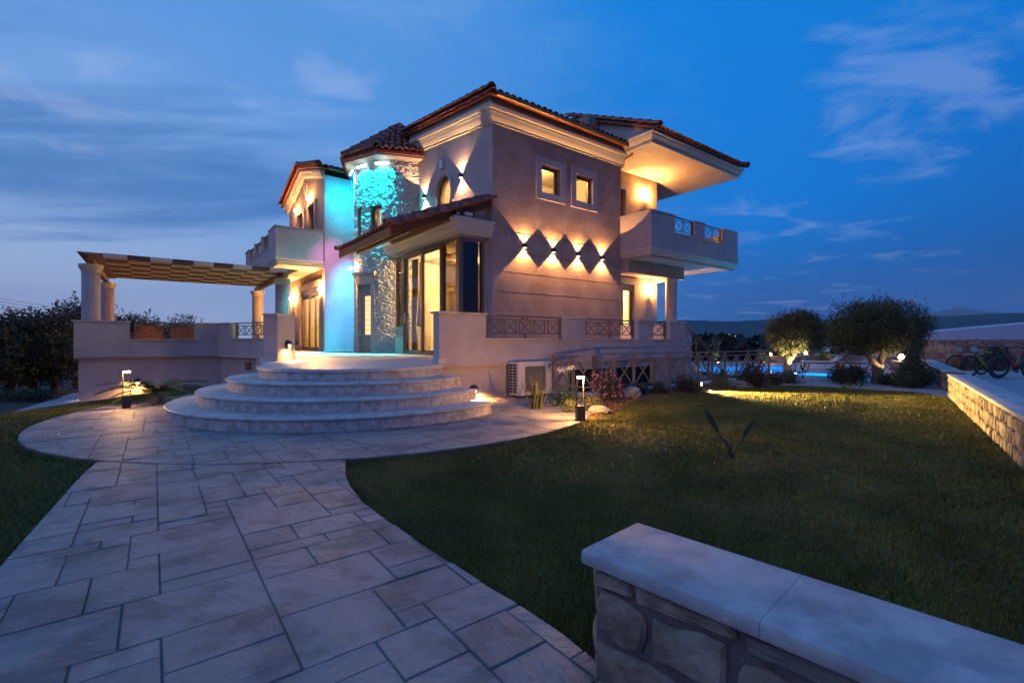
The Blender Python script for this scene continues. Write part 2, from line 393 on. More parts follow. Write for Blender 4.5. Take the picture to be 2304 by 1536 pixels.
def window(W, a0, a1, z0, z1, surround=.2, depth=.12, mull=0, gl=glass, fw=.07, sill=True, sb=None):
    """recessed aluminium window with plaster surround"""
    f = MB(); W.box(f, a0, a0 + fw, -depth - .05, -depth, z0, z1); W.box(f, a1 - fw, a1, -depth - .05, -depth, z0, z1)
    W.box(f, a0 + fw, a1 - fw, -depth - .05, -depth, z0, z0 + fw); W.box(f, a0 + fw, a1 - fw, -depth - .05, -depth, z1 - fw, z1)
    for i in range(mull):
        c = a0 + (a1 - a0) * (i + 1) / (mull + 1); W.box(f, c - fw / 2, c + fw / 2, -depth - .045, -depth + .005, z0 + fw, z1 - fw)
    f = f.build('window', alu, villa)
    p = MB(); W.box(p, a0 + fw * .8, a1 - fw * .8, -depth - .03, -depth - .025, z0 + fw * .8, z1 - fw * .8); p.build('pane', gl, f)
    if surround:
        s = MB(); t = surround; b = t if sb is None else sb
        W.holes(s, a0 - t, a1 + t, z0 - b, z1 + t, .0, .035, [(a0, a1, z0 if b else z0 - 1, z1)]); s.build('surround', plaster_w, f)
    return f
def room(W, a0, a1, z0, z1, d0, d1, colr=plaster_i, floor=None):
    """plain inside of a lit room behind an opening"""
    r = MB(); t = .06
    W.box(r, a0, a1, -d1 - t, -d1, z0, z1); W.box(r, a0 - t, a0, -d1, -d0, z0, z1); W.box(r, a1, a1 + t, -d1, -d0, z0, z1)
    W.box(r, a0, a1, -d1, -d0, z1, z1 + t); W.box(r, a0, a1, -d1, -d0, z0 - t, z0)
    return r.build('room_interior', colr, villa)
for w in WIN: window(Wv, *w)
room(Wv, 1.35, 4.6, 4.2, 5.9, .29, 2.6)
lamp('bathroom_light', 'POINT', H(2.7, 1.3, 5.7), 230, (1, .66, .24), villa, .12)
room(Wu, 1.4, 3.6, 3.7, 5.95, .29, 1.25)
lamp('landing_light', 'POINT', H(.85, 2.3, 5.6), 110, (1, .70, .30), villa, .06)

# roof of the main block
def roof_slab(poly, t, name='roof', mt=tile_field): return MB().prism(poly, (0, 0, t)).build(name, mt, villa)
r_main = roof_slab([(-.34, -.40, 6.575), (5.2, -.40, 6.575), (5.2, 5.0, 6.575 + ang * 5.4), (-.34, 5.0, 6.575 + ang * 5.4)], .03)
Y = (0, 1, ang); tiles(r_main, (-.40, -.46, 6.60), (1, 0, 0), Y, 27, 15, lambda i, j: j == 0 or i == 0)
MB().prism([(-.30, -.38, 6.43 + .16), (5.15, -.38, 6.59), (5.15, 4.6, 6.59), (-.3, 4.6, 6.59)], (0, 0, .004))
caps(r_main, (-.34, -.46, 6.70), (-.34, 4.9, 6.70 + ang * 5.36), .36, 'verge_tile')
g = MB(); g.tube([(-.2, -.46, 6.60), (5.2, -.46, 6.575)], .055, 8); gut = g.build('gutter', mat('brass_gutter', (.22, .13, .05), .35, .6), villa, True)
for k in range(5):
    b = MB(); u = .2 + k * 1.15; b.bar((u, -.40, 6.66), (u, -.53, 6.54), .03, .012); b.build('gutter_bracket', dark_metal, gut)
b = MB(); b.tube([(5.12, -.46, 6.56), (5.14, -.40, 6.36), (5.05, -.18, 6.24), (5.14, -.05, 6.16), (5.14, .03, 6.05)], .045, 8); b.build('downpipe', plaster_t, villa, True)
MB().tube([(4.4, 1.2, 7.2), (4.4, 1.2, 7.75)], .012, 5).bar((4.2, 1.2, 7.7), (4.6, 1.2, 7.7), .01, .01).bar((4.2, 1.2, 7.6), (4.6, 1.2, 7.6), .01, .01).build('aerial', dark_metal, villa)
MB().box(4.55, 6.1, .9, 2.4, 6.6, 8.0).build('roof_turret', plaster_t, villa)

# --- right-hand block: recessed walls, balcony, deep roof, porch
Wr = Wall('v', .8)
mb = MB(); Wr.holes(mb, 5.08, 8.12, -.05, 6.40, -.25, 0, [(5.2, 6.75, .15, 2.42), (5.2, 6.28, 3.2, 5.75)]); mb.box(7.87, 8.12, 1.05, 2.0, -.05, 6.40); mb.box(8.12, 9.35, 1.75, 2.0, 3.0, 6.4); mb.box(9.1, 9.35, 2.0, 5, 3.0, 6.4)
mb.build('taupe_wall', plaster_t, villa)
window(Wr, 5.2, 6.75, .15, 2.42, .22, .1, 2, fw=.09, sb=0)
MB().box(5.2, 6.75, .84, .90, 2.20, 2.42).build('shutter_box', mat('beige_shutter', (.55, .47, .33), .5), villa)
window(Wr, 5.2, 6.28, 3.2, 5.75, .2, .12, 1, sb=0)
room(Wr, 5.1, 7.8, -.02, 2.7, .26, 3.5); lamp('kitchen_light', 'POINT', H(6.5, 2.4, 2.4), 600, (1, .74, .36), villa, .15)
room(Wr, 5.1, 7.8, 3.1, 6.2, .26, 3.0); lamp('bedroom_light', 'POINT', H(6.2, 2.4, 5.6), 80, (1, .66, .28), villa, .12)
ws = MB(); ws.box(8.5, 8.95, 1.715, 1.75, 3.6, 5.1); ws.build('surround', plaster_w, villa)
# soffit slab and fascia
mb = MB(); mb.box(4.98, 10.1, -1.25, 4.2, 6.40, 6.46); mb.build('soffit', plaster_w, villa)
FAS = [(0, 0), (.05, 0), (.05, .05), (.02, .05), (.02, .09), (.09, .12), (.14, .20), (.14, .25), (.19, .27), (.19, .31), (0, .31)]
mb = MB(); sweep(mb, [(4.98, 1.2, 6.402), (4.98, -1.25, 6.402), (10.1, -1.25, 6.402), (10.1, 4.2, 6.402)], FAS); mb.build('fascia', trim, villa)
sl = .447
mb = MB(); mb.prism([(5.04, -1.22, 6.71), (5.04, 1.6, 6.71), (5.04, 1.6, 6.86 + sl * 2.82), (5.04, -1.22, 6.84)], (.25, 0, 0)); mb.box(5.29, 10.0, -1.22, -1.0, 6.71, 6.83); mb.build('gable_wall', plaster_w, villa)
r_r = roof_slab([(4.9, -1.5, 6.74), (10.25, -1.5, 6.74), (10.25, 2.6, 6.74 + sl * 4.1), (4.9, 2.6, 6.74 + sl * 4.1)], .03)
tiles(r_r, (4.9, -1.55, 6.73), (1, 0, 0), (0, 1, sl), 26, 11, lambda i, j: j == 0 or i == 0)
caps(r_r, (4.96, -1.58, 6.82), (4.96, 2.4, 6.82 + sl * 3.98), .37, 'verge_tile'); caps(r_r, (10.25, -1.58, 6.80), (10.25, 2.4, 6.80 + sl * 3.98), .37, 'verge_tile')
# balcony
BW = [(6.29, 7.45), (8.03, 9.24)]
def balcony(front, side, far, name, wallm=plaster_w): pass
mb = MB(); Wb = Wall('v', -1.2)
Wb.holes(mb, 5.05, 10.26, 3.28, 4.40, -.16, 0, [(a, b, 3.88, 9) for a, b in BW]); mb.box(5.05, 5.21, -1.04, .05, 3.28, 4.40); mb.box(10.10, 10.26, -1.04, 2.2, 3.28, 4.40)
bal = mb.build('balcony', plaster_w, villa)
mb = MB(); mb.box(5.14, 10.17, -1.11, 2.1, 3.045, 3.28); mb.build('balcony_slab', plaster_w, bal)
BCOR = [(0, 0), (.0, -.25), (-.09, -.25), (-.09, -.20), (-.07, -.20), (-.05, -.13), (.0, -.08), (.03, -.07), (.03, 0)]
BC = [(-.02, 0), (.03, 0), (.03, -.05), (.0, -.06), (-.02, -.12), (-.06, -.16), (-.06, -.2), (-.09, -.21), (-.09, -.235), (-.15, -.235), (-.15, 0)]
mb = MB(); sweep(mb, [(5.05, .02, 3.28), (5.05, -1.2, 3.28), (10.26, -1.2, 3.28), (10.26, 2.1, 3.28)], BC); mb.build('moulding', trim, bal)
CAPP = [(.035, 0), (.035, .035), (-.20, .035), (-.20, 0)]
mb = MB(); e = 0
mb.box(5.01, 5.24, -1.235, .03, 4.401, 4.435); mb.box(5.24, BW[0][0] + .02, -1.235, -1.01, 4.401, 4.435); mb.box(BW[0][1] - .02, BW[1][0] + .02, -1.235, -1.01, 4.401, 4.435); mb.box(BW[1][1] - .02, 10.29, -1.235, -1.01, 4.401, 4.435)
mb.build('coping', stone_c, bal)
mb = MB()
for a, b in BW: mb.box(a - .06, b + .06, -1.235, -1.01, 3.845, 3.882)
mb.build('sill', stone_c, bal)

def railing(parent, p0, p1, zb, zt, nx, gap=.08, foot=True, name='railing', own=None, r=rail_m, ends=True):
    """railing panel: flat top rail, two thin rails, nx crossed bays; every bar is a piece"""
    p0 = Vector(p0); p1 = Vector(p1); d = p1 - p0; Ln = d.length; d.normalize(); up = Vector((0, 0, 1))
    def at(t, z): return p0 + d * t + up * (z - p0.z)
    root = MB(); root.bar(at(0, zt - .012), at(Ln, zt - .012), .055, .03); root = root.build(name, r, parent)
    z1, z0 = zt - .085, zb + .10
    for z in (z1, z0): MB().bar(at(0, z), at(Ln, z), .022, .022).build('rail', r, root)
    if ends:
        for t in (.02, Ln - .02): MB().bar(at(t, zb), at(t, zt - .02), .045, .045).build('post', r, root)
    e = .075; bw = (Ln - 2 * e - gap * (nx - 1)) / nx
    for i in range(nx):
        a = e + i * (bw + gap); b = a + bw
        MB().bar(at(a, z0), at(a, z1), .018, .018).build('upright', r, root); MB().bar(at(b, z0), at(b, z1), .018, .018).build('upright', r, root)
        MB().bar(at(a, z0), at(b, z1), .017, .017).build('brace', r, root); MB().bar(at(a, z1), at(b, z0), .015, .015).build('brace', r, root)
    if foot and nx > 2:
        MB().bar(at(Ln / 2, zb), at(Ln / 2, z0), .05, .05).build('foot', r, root)
        for s_ in (-.045, .045): MB().bar(at(Ln / 2 + s_, z1), at(Ln / 2 + s_, zt - .02), .03, .02).build('strut', r, root)
    return root
for a, b in BW: railing(bal, (a + .01, -1.12, 3.88), (b - .06, -1.12, 3.88), 3.88, 4.42, 2, foot=False)
# porch under the balcony
mb = MB(); mb.box(5.09, 8.2, -.3, -.02, 2.61, 3.043); mb.box(7.92, 8.2, -.02, .8, 2.61, 3.043); mb.build('porch_beam', plaster_t, villa)
mb = MB(); mb.box(5.09, 7.9, -.02, .8, 2.72, 2.78); mb.build('porch_ceiling', plaster_w, villa)
mb = MB(); mb.lathe([(.20, 0), (.20, 2.54), (.23, 2.56), (.23, 2.609)], (7.66, -.13, 0), 24); mb.build('porch_column', plaster_w, villa, True)

# --- bay with the big sliding door, under a lean-to tiled roof on rafters
ub, vb = -.87, .24
Wf = Wall('u', ub); Wd = Wall('v', vb)
mb = MB(); mb.box(ub, -.003, vb, 3.98, 3.03, 3.50); mb.box(-.12, -.003, vb + .01, .45, 0, 3.03); mb.build('bay_lintel', plaster_w, villa)
mb = MB(); mb.box(ub - .005, -.01, 3.52, 4.2, 0, .80); mb.box(ub - .005, -.01, vb - .02, vb + .18, 0, .55); mb.box(ub, ub + .2, vb + .18, 1.10, 0, .55); mb.build('bay_low_wall', plaster_w, villa)
mb = MB(); mb.box(ub - .04, 0, 3.49, 4.23, .801, .83); mb.build('bay_sill', stone_c, villa)
mb = MB(); sweep(mb, [(0, 4.2, 3.10), (ub - .02, 4.2, 3.10), (ub - .02, vb - .02, 3.10), (.0, vb - .02, 3.10)], [(0, 0), (.16, 0), (.16, .04), (.19, .06), (.235, .13), (.255, .2), (.29, .23), (.29, .30), (.33, .32), (.33, .37), (0, .37)]); mb.build('bay_cornice', trim, villa)
def frame_rect(mb, W, a0, a1, z0, z1, fw, d0, d1):
    W.box(mb, a0, a0 + fw, d0, d1, z0, z1); W.box(mb, a1 - fw, a1, d0, d1, z0, z1); W.box(mb, a0 + fw, a1 - fw, d0, d1, z0, z0 + fw); W.box(mb, a0 + fw, a1 - fw, d0, d1, z1 - fw, z1)
door = MB(); frame_rect(door, Wf, 1.12, 3.52, .0, 3.03, .07, -.10, .05); door = door.build('sliding_door', alu, villa)
for (a0, a1, d) in ((1.19, 2.36, -.03), (2.30, 3.45, .02)):
    s = MB(); frame_rect(s, Wf, a0, a1, .07, 2.96, .065, d - .04, d); s = s.build('sash', alu, door)
    s2 = MB(); Wf.box(s2, a0 + .06, a1 - .06, d - .022, d - .018, .13, 2.9); s2.build('pane', glass, s)
    if a1 > 3: s3 = MB(); s3.bar(Wf.P(3.40, .045, .95), Wf.P(3.40, .045, 1.25), .03, .03); s3.build('handle', white_p, s)
wn = MB(); frame_rect(wn, Wf, .30, 1.12, .55, 3.03, .06, -.08, .03); wn = wn.build('window', alu, villa); s2 = MB(); Wf.box(s2, .34, 1.08, -.03, -.026, .6, 2.98); s2.build('pane', glass_d, wn)
wn = MB(); frame_rect(wn, Wd, ub + .02, -.12, .55, 3.03, .075, -.08, .03); wn = wn.build('window', alu, villa); s2 = MB(); Wd.box(s2, ub + .08, -.18, -.03, -.026, .6, 2.98); s2.build('pane', glass_d, wn)
wn = MB(); frame_rect(wn, Wf, 3.62, 4.1, .83, 3.03, .05, -.08, .03); wn = wn.build('window', alu, villa); s2 = MB(); Wf.box(s2, 3.66, 4.06, -.03, -.026, .87, 2.98); s2.build('pane', glass_d, wn)
mb = MB(); mb.box(ub - .03, ub + .06, vb - .03, vb + .06, .55, 3.03); mb.box(ub - .03, ub + .05, 3.52, 3.62, .83, 3.03); mb.build('corner_post', alu, villa)
m2 = MB(); Wd.box(m2, ub + .10, -.20, -.16, -.15, .6, 2.98); m2.build('roller_blind', mat('grey_blind', (.16, .15, .14), .9), villa)
# lean-to roof
bs = .4
def bz(u): return 4.06 + bs * u
r_b = MB().prism([(0, .12, bz(0)), (-2.75, .12, bz(-2.75)), (-2.75, 3.75, bz(-2.75)), (0, 3.75, bz(0))], (0, 0, .03)).build('lean_to_roof', mat('soffit_wood', (.40, .16, .05), .7, noise=(10, .25), spec=.15), villa)
tiles(r_b, (-2.8, 3.80, bz(-2.8) + .04), (0, -1, 0), (1, 0, bs), 18, 8, lambda i, j: j == 0 or i >= 15)
caps(r_b, (-2.85, .14, bz(-2.85) + .11), (-.1, .14, bz(-.1) + .11), .37, 'verge_tile'); caps(r_b, (-2.82, -.04, bz(-2.82) + .02), (-.05, -.04, bz(-.05) + .02), .30, 'verge_tile'); caps(r_b, (-2.85, 3.78, bz(-2.85) + .08), (-.1, 3.78, bz(-.1) + .08), .37, 'verge_tile')
MB().prism([(-2.78, .10, bz(-2.78) - .16), (-2.78, 3.77, bz(-2.78) - .16), (-2.78, 3.77, bz(-2.78) + .05), (-2.78, .10, bz(-2.78) + .05)], (.04, 0, 0)).build('eaves_board', mat('eaves_wood', (.46, .19, .06), .7, noise=(10, .2), spec=.15), r_b)
MB().prism([(-2.74, .105, bz(-2.74) - .15), (-2.74, .105, bz(-2.74)), (-.0, .105, bz(-.0)), (-.0, .105, bz(-.0) - .15)], (0, .05, 0)).build('verge_board', wood_d, r_b)
for k in range(9):
    v = .24 + k * .42; MB().prism([(-2.74, v, bz(-2.74) - .11), (-2.74, v, bz(-2.74) - .002), (-.87, v, bz(-.87) - .002), (-.87, v, bz(-.87) - .11)], (0, .07, 0)).build('rafter', MATS['eaves_wood'], r_b)
for k, u in enumerate((-2.25, -1.2)): MB().box(u - .05, u + .05, .16, 3.7, bz(u) - .20, bz(u) - .112).build('purlin', wood_d, r_b)
mb = MB(); mb.prism([(ub - .01, vb, 3.47), (-.01, vb, 3.47), (-.01, vb, bz(-.01)), (ub - .01, vb, bz(ub))], (0, .2, 0)); mb.prism([(ub - .01, vb + .2, 3.47), (ub - .01, vb + .2, bz(ub) - .12), (ub - .01, 3.98, bz(ub) - .12), (ub - .01, 3.98, 3.47)], (.2, 0, 0)); mb.build('bay_gable', plaster_w, villa)

# dining room seen through the door
mb = MB(); mb.box(ub + .1, 4.7, vb + .2, 4.3, -.03, .001); mb.build('room_floor', mat('warm_tiles', (.62, .46, .26), .3), villa)
mb = MB(); mb.box(4.6, 4.7, .3, 4.5, 0, 3.0); mb.box(.3, 4.6, 4.32, 4.42, 0, 3.0); mb.box(.3, 4.6, .3, .36, 0, 3.0); 
mb.box(2.6, 2.75, 1.2, 2.0, 0, 3.0); mb.box(2.6, 2.75, 2.0, 3.3, 2.2, 3.0); mb.build('room_interior', plaster_i, villa)
mb = MB(); mb.box(ub + .05, 4.7, .3, 4.4, 3.0, 3.028); mb.build('room_ceiling', mat('ceiling_paint', (.85, .78, .66), .8), villa)
cl = hthing('ceiling_lamp', 'round glowing ceiling lamp inside the room behind the sliding door', 'ceiling lamp', .75, 2.2, 2.78)
MB().lathe([(.02, 2.99), (.62, 2.99), (.66, 2.93), (.60, 2.86), (.0, 2.84)], (.75, 2.2, 0), 32).build('drum', emit_mat('lamp_drum', (1, .82, .5), 3.5), cl, True)
lamp('dining_light', 'POINT', H(.75, 2.2, 2.5), 800, (1, .66, .24), cl, .3)
for (v0, v1) in ((3.0, 3.42),):
    mb = MB(); n = 22; pts = []
    for k in range(n + 1):
        v = v0 + (v1 - v0) * k / n; pts.append((ub + .22 + .035 * math.sin(k * 1.5), v))
    vs = []
    for z in (.06, .9, 1.4, 2.0, 2.9):
        sq = 1 - .45 * math.exp(-((z - 1.0) / .5) ** 2)
        for (a, b) in pts: vs.append((a, v1 - (v1 - b) * sq, z))
    w = n + 1; fs = [(i * w + j, i * w + j + 1, (i + 1) * w + j + 1, (i + 1) * w + j) for i in range(4) for j in range(n)]
    mb.add(vs, fs); c = mb.build('curtain', mat('tan_curtain', (.45, .26, .10), .8), None, True); tag(c, 'tan gathered curtain hanging behind the glass of the sliding door', 'curtain')
def dining_chair(u, v, rz):
    c = thing('dining_chair', 'beige high-backed dining chair standing in the lit room', 'chair', tuple(H(u, v, 0)), ANG + rz)
    T = Matrix.Translation((u, v, 0)) @ Matrix.Rotation(rz, 4, 'Z'); fab = mat('ochre_fabric', (.50, .30, .10), .7)
    MB().box(-.22, .22, -.22, .22, .42, .50).xf(T).build('seat', fab, c)
    MB().prism([(-.21, .18, .46), (-.21, .24, .46), (-.21, .30, 1.0), (-.21, .25, 1.0)], (.42, 0, 0)).xf(T).build('backrest', fab, c)
    for x in (-.19, .19):
        for y in (-.19, .19): MB().bar((x, y, .002), (x * .95, y * .95, .42), .035, .035).xf(T).build('leg', wood_l, c)
dining_chair(1.35, 1.75, 2.2)

# --- round tower with rough stone cladding
TC = (0.0, 5.87); TR = 1.5
def tower_clad():
    nu, nz_ = 420, 560; A0, A1 = rad(-112), rad(112); z0, z1 = 0.0, 6.35
    phi = np.linspace(A0, A1, nu + 1); zz = np.linspace(z0, z1, nz_ + 1); Pg, Zg = np.meshgrid(phi, zz)
    rs = np.random.RandomState(3)
    # split-face stones: jittered cells, each with its own height and tilt
    cs = .075; S = Pg * TR; gx, gy = S / cs + 60, Zg / (cs * .8) + 3; ix, iy = np.floor(gx).astype(int), np.floor(gy).astype(int)
    jx, jy, hh, t1, t2 = (rs.rand(160, 160) for _ in range(5)); F1 = np.full(Pg.shape, 9.0); F2 = F1.copy(); D_ = np.zeros(Pg.shape)
    for ox in (-1, 0, 1):
        for oy in (-1, 0, 1):
            cx, cy_ = (ix + ox) % 160, (iy + oy) % 160; dx, dy = ix + ox + .15 + .7 * jx[cx, cy_] - gx, iy + oy + .15 + .7 * jy[cx, cy_] - gy; d = np.hypot(dx, dy)
            hz_ = .06 * hh[cx, cy_] ** 1.4 - .035 * (t1[cx, cy_] - .5) * dx - .06 * (t2[cx, cy_] - .35) * dy; nearer = d < F1
            F2 = np.where(nearer, F1, np.minimum(F2, d)); D_ = np.where(nearer, hz_, D_); F1 = np.where(nearer, d, F1)
    Dp = .004 + np.maximum(D_, 0) * np.clip((F2 - F1) / .16, 0, 1) + rs.randn(*Pg.shape) * .0015
    r = TR + Dp
    X = TC[0] - r * np.cos(Pg); Yv = TC[1] - r * np.sin(Pg)
    V = np.stack([X, Yv, Zg], -1).reshape(-1, 3); V = V @ HN[:3, :3].T + HN[:3, 3]
    idx = np.arange((nu + 1) * (nz_ + 1)).reshape(nz_ + 1, nu + 1)
    F = np.stack([idx[:-1, :-1], idx[:-1, 1:], idx[1:, 1:], idx[1:, :-1]], -1)
    pc = (Pg[:-1, :-1] + Pg[1:, 1:]) / 2; zc = (Zg[:-1, :-1] + Zg[1:, 1:]) / 2
    keep = ~(((pc > rad(28)) & (pc < rad(43.5)) & (zc > 3.62) & (zc < 4.86)) | ((pc > rad(2)) & (pc < rad(12)) & (zc > 3.9) & (zc < 4.9)) | ((pc > rad(3)) & (pc < rad(33)) & (zc < 2.42)))
    return bigmesh('tower_cladding', V, F[keep].reshape(-1, 4), mat('split_stone', (.60, .54, .52), .75, noise=(8, .15), bump=(70, .3, .01)), villa, False)
clad = setk(tower_clad(), 'stuff')
def ring_seg(mb, r0, r1, p0, p1, z0, z1, n=10):
    """block following the tower's curve between two angles (degrees from -u towards -v)"""
    vs = []
    for k in range(n + 1):
        p = rad(p0 + (p1 - p0) * k / n)
        for r in (r0, r1):
            for z in (z0, z1): vs.append((TC[0] - r * math.cos(p), TC[1] - r * math.sin(p), z))
    fs = []
    for k in range(n):
        a = k * 4; b = a + 4
        fs += [(a, b, b + 1, a + 1), (a + 2, a + 3, b + 3, b + 2), (a + 1, b + 1, b + 3, a + 3), (a, a + 2, b + 2, b)]
    fs += [(0, 1, 3, 2), (n * 4, n * 4 + 2, n * 4 + 3, n * 4 + 1)]
    return mb.add(vs, fs)
core = MB()
for (p0, p1, z0, z1) in ((-112, 3, 0, 2.42), (33, 112, 0, 2.42), (-112, 112, 2.42, 3.62), (-112, 2, 3.62, 4.9), (12, 28, 3.62, 4.9), (43.5, 112, 3.62, 4.9), (2, 12, 3.62, 3.9), (-112, 112, 4.9, 6.36), (28, 43.5, 4.86, 4.9)):
    ring_seg(core, TR - .25, TR, p0, p1, z0, z1, max(3, int((p1 - p0) / 6)))
core.build('tower_wall', plaster_t, villa)
win = MB(); ring_seg(win, TR - .2, TR - .14, 28.3, 31, 3.63, 4.85, 2); ring_seg(win, TR - .2, TR - .14, 40.6, 43.2, 3.63, 4.85, 2); ring_seg(win, TR - .2, TR - .14, 31, 40.6, 4.78, 4.85, 3); ring_seg(win, TR - .2, TR - .14, 31, 40.6, 3.63, 3.70, 3)
win = win.build('tower_window', alu, villa); ring_seg(MB(), 0, 0, 0, 0, 0, 0); m2 = MB(); ring_seg(m2, TR - .17, TR - .165, 31, 40.6, 3.7, 4.78, 4); m2.build('pane', glass, win)
m2 = MB(); ring_seg(m2, TR - .16, TR - .10, 2, 12, 3.9, 4.9, 4); m2.build('blind_slot', stone_c, villa)
room_t = MB(); room_t.lathe([(TR - .6, 3.2), (TR - .6, 5.4)], (TC[0], TC[1], 0), 20); room_t.build('stair_interior', plaster_i, villa, True)
lamp('stair_light', 'POINT', H(TC[0] - 1.02 * math.cos(rad(36)), TC[1] - 1.02 * math.sin(rad(36)), 4.6), 16, (1, .72, .34), villa, .06)
# entrance: curved head, jambs, panelled door with a leaded light
ent = MB(); ring_seg(ent, TR - .1, TR + .06, 30, 35.5, 0, 2.42, 3); ring_seg(ent, TR - .1, TR + .06, .5, 4, 0, 2.42, 3); ring_seg(ent, TR - .1, TR + .07, .5, 35.5, 2.30, 2.56, 12); ent = ent.build('entrance_frame', stone_c, villa)
m2 = MB(); ring_seg(m2, TR - .02, TR + .14, -1, 37, 2.56, 2.62, 12); ring_seg(m2, TR - .02, TR + .20, -2, 38, 2.62, 2.70, 12); m2.build('head_moulding', stone_c, ent)
dr = MB(); ring_seg(dr, TR - .13, TR - .08, 4, 30, 0.01, 2.30, 8); dr = dr.build('entrance_door', mat('grey_door', (.30, .25, .26), .45), villa)
for (z0, z1) in ((.12, .55), (1.98, 2.2)): m2 = MB(); ring_seg(m2, TR - .08, TR - .065, 8, 26, z0, z1, 5); m2.build('door_panel', MATS['grey_door'], dr)
m2 = MB(); ring_seg(m2, TR - .08, TR - .07, 15, 27, .62, 1.9, 4); m2.build('leaded_light', emit_mat('lit_pane', (1, .60, .24), 1.3), dr)
m2 = MB()
for k in range(1, 8): ring_seg(m2, TR - .069, TR - .062, 15, 27, .62 + k * .16, .632 + k * .16, 4)
m2.build('leading', dark_metal, dr)
m2 = MB(); m2.lathe([(.03, 0), (.03, .05), (.0, .05)], (0, 0, 0), 10); m2.xf(Matrix.Translation((TC[0] - 1.42 * math.cos(rad(10)), TC[1] - 1.42 * math.sin(rad(10)), 1.05)) @ Matrix.Rotation(rad(-90), 4, 'Y')); m2.build('door_knob', mat('brass', (.6, .4, .15), .3, 1), dr)
# octagonal tiled roof
EZ, AZ, ER = 6.50, 8.05, 2.0
octv = [(TC[0] - ER * math.cos(rad(45 * k)), TC[1] - ER * math.sin(rad(45 * k)), EZ) for k in range(8)]
mb = MB(); mb.add(octv + [(TC[0], TC[1], AZ)] + [(x, y, EZ - .08) for x, y, z in octv] + [(TC[0], TC[1], EZ - .08)], [(k, (k + 1) % 8, 8) for k in range(8)] + [(k, k + 9, (k + 1) % 8 + 9, (k + 1) % 8) for k in range(8)] + [(9 + k, 17, 9 + (k + 1) % 8) for k in range(8)])
r_t = mb.build('tower_roof', tile_field, villa)
MB().lathe([(TR - .1, 6.34), (1.93, 6.36), (1.93, 6.42), (TR - .1, 6.42)], (TC[0], TC[1], 0), 8, math.pi, 3 * math.pi).build('tower_soffit', plaster_w, r_t)
for k in range(8):
    a = Vector(octv[k]); b = Vector(octv[(k + 1) % 8]); mid = (a + b) / 2; X = (b - a).normalized(); Yd = (Vector((TC[0], TC[1], AZ)) - mid); w = (b - a).length; Ls = Yd.length
    if X.cross(Yd.normalized()).z < 0: a, b = b, a; X = -X
    o = a - Yd.normalized() * .06 + Vector((0, 0, .02)); front = k in (7, 0, 1, 2)
    tiles(r_t, o, X, Yd, int(w / .21) + 1, 7, (lambda i, j: True) if front else (lambda i, j: False), keep=lambda x, y, w=w, Ls=Ls: abs(x - w / 2) < w / 2 * (1 - y / Ls) + .03)
for k in range(8): caps(r_t, Vector(octv[k]) + Vector((0, 0, .09)), (TC[0], TC[1], AZ + .08), .37, 'hip_tile')
MB().lathe([(.16, -.12), (.17, 0), (.10, .08), (0, .1)], (TC[0], TC[1], AZ + .06), 14).build('roof_cap', tile_m, r_t, True)

# --- left wing with gable
Ww = Wall('u', -2.0); Wc = Wall('v', 8.0)
gs = .27
mb = MB(); Ww.holes(mb, 8.006, 13.65, -.02, 6.40, -.25, 0, [(8.62, 11.55, 0.02, 2.52), (9.35, 10.35, 3.3, 5.84), (11.15, 12.0, 3.3, 5.84)]); mb.prism([(-2, 8.006, 6.40), (-2, 10.83, 6.40 + gs * 2.83), (-2, 13.65, 6.40)], (.25, 0, 0)); mb.build('gable_wall', plaster_t, villa)
MB().box(-2.004, .02, 8.0, 8.25, -.02, 6.55).build('white_wall', plaster_w, villa); MB().box(-1.75, .3, 13.4, 13.65, 0, 6.4).build('rear_wall', plaster_w, villa)
mb = MB(); mb.box(-2.03, -.01, 7.975, 7.999, 0, .10); mb.build('skirting', stone_c, villa)
GC = [(o * .75, h * .9) for o, h in CORN]
mb = MB(); sweep(mb, [(-2, 13.9, 6.32), (-2, 10.83, 6.40 + gs * 2.83 - .02), (-2, 8.0, 6.38)], GC); mb.build('gable_cornice', trim, villa)
r_w = roof_slab([(-2.3, 7.75, 6.70), (.2, 7.75, 6.70), (.2, 10.83, 6.70 + gs * 3.08), (-2.3, 10.83, 6.70 + gs * 3.08)], .03)
MB().prism([(-2.3, 14.1, 6.66), (.2, 14.1, 6.66), (.2, 10.83, 6.70 + gs * 3.08), (-2.3, 10.83, 6.70 + gs * 3.08)], (0, 0, .03)).build('roof_slope', tile_field, r_w)
tiles(r_w, (-2.36, 7.70, 6.72), (1, 0, 0), (0, 1, gs), 12, 9, lambda i, j: j == 0 or i == 0)
caps(r_w, (-2.3, 7.7, 6.80), (-2.3, 10.8, 6.80 + gs * 3.1), .36, 'verge_tile'); caps(r_w, (-2.3, 14.15, 6.72), (-2.3, 10.85, 6.80 + gs * 3.1), .26, 'verge_tile'); caps(r_w, (-2.35, 10.83, 6.84 + gs * 3.08), (.2, 10.83, 6.84 + gs * 3.08), .4)
g = MB(); g.tube([(-1.95, 7.70, 6.72), (.1, 7.70, 6.69)], .055, 8); g.build('gutter', MATS['brass_gutter'], villa, True)
g = MB(); g.tube([(-1.1, 7.70, 6.68), (-1.1, 7.72, 6.40), (-1.05, 7.86, 6.22), (-.75, 7.92, 6.12), (-.2, 7.93, 6.08)], .05, 8); g.build('downpipe', plaster_w, villa, True)
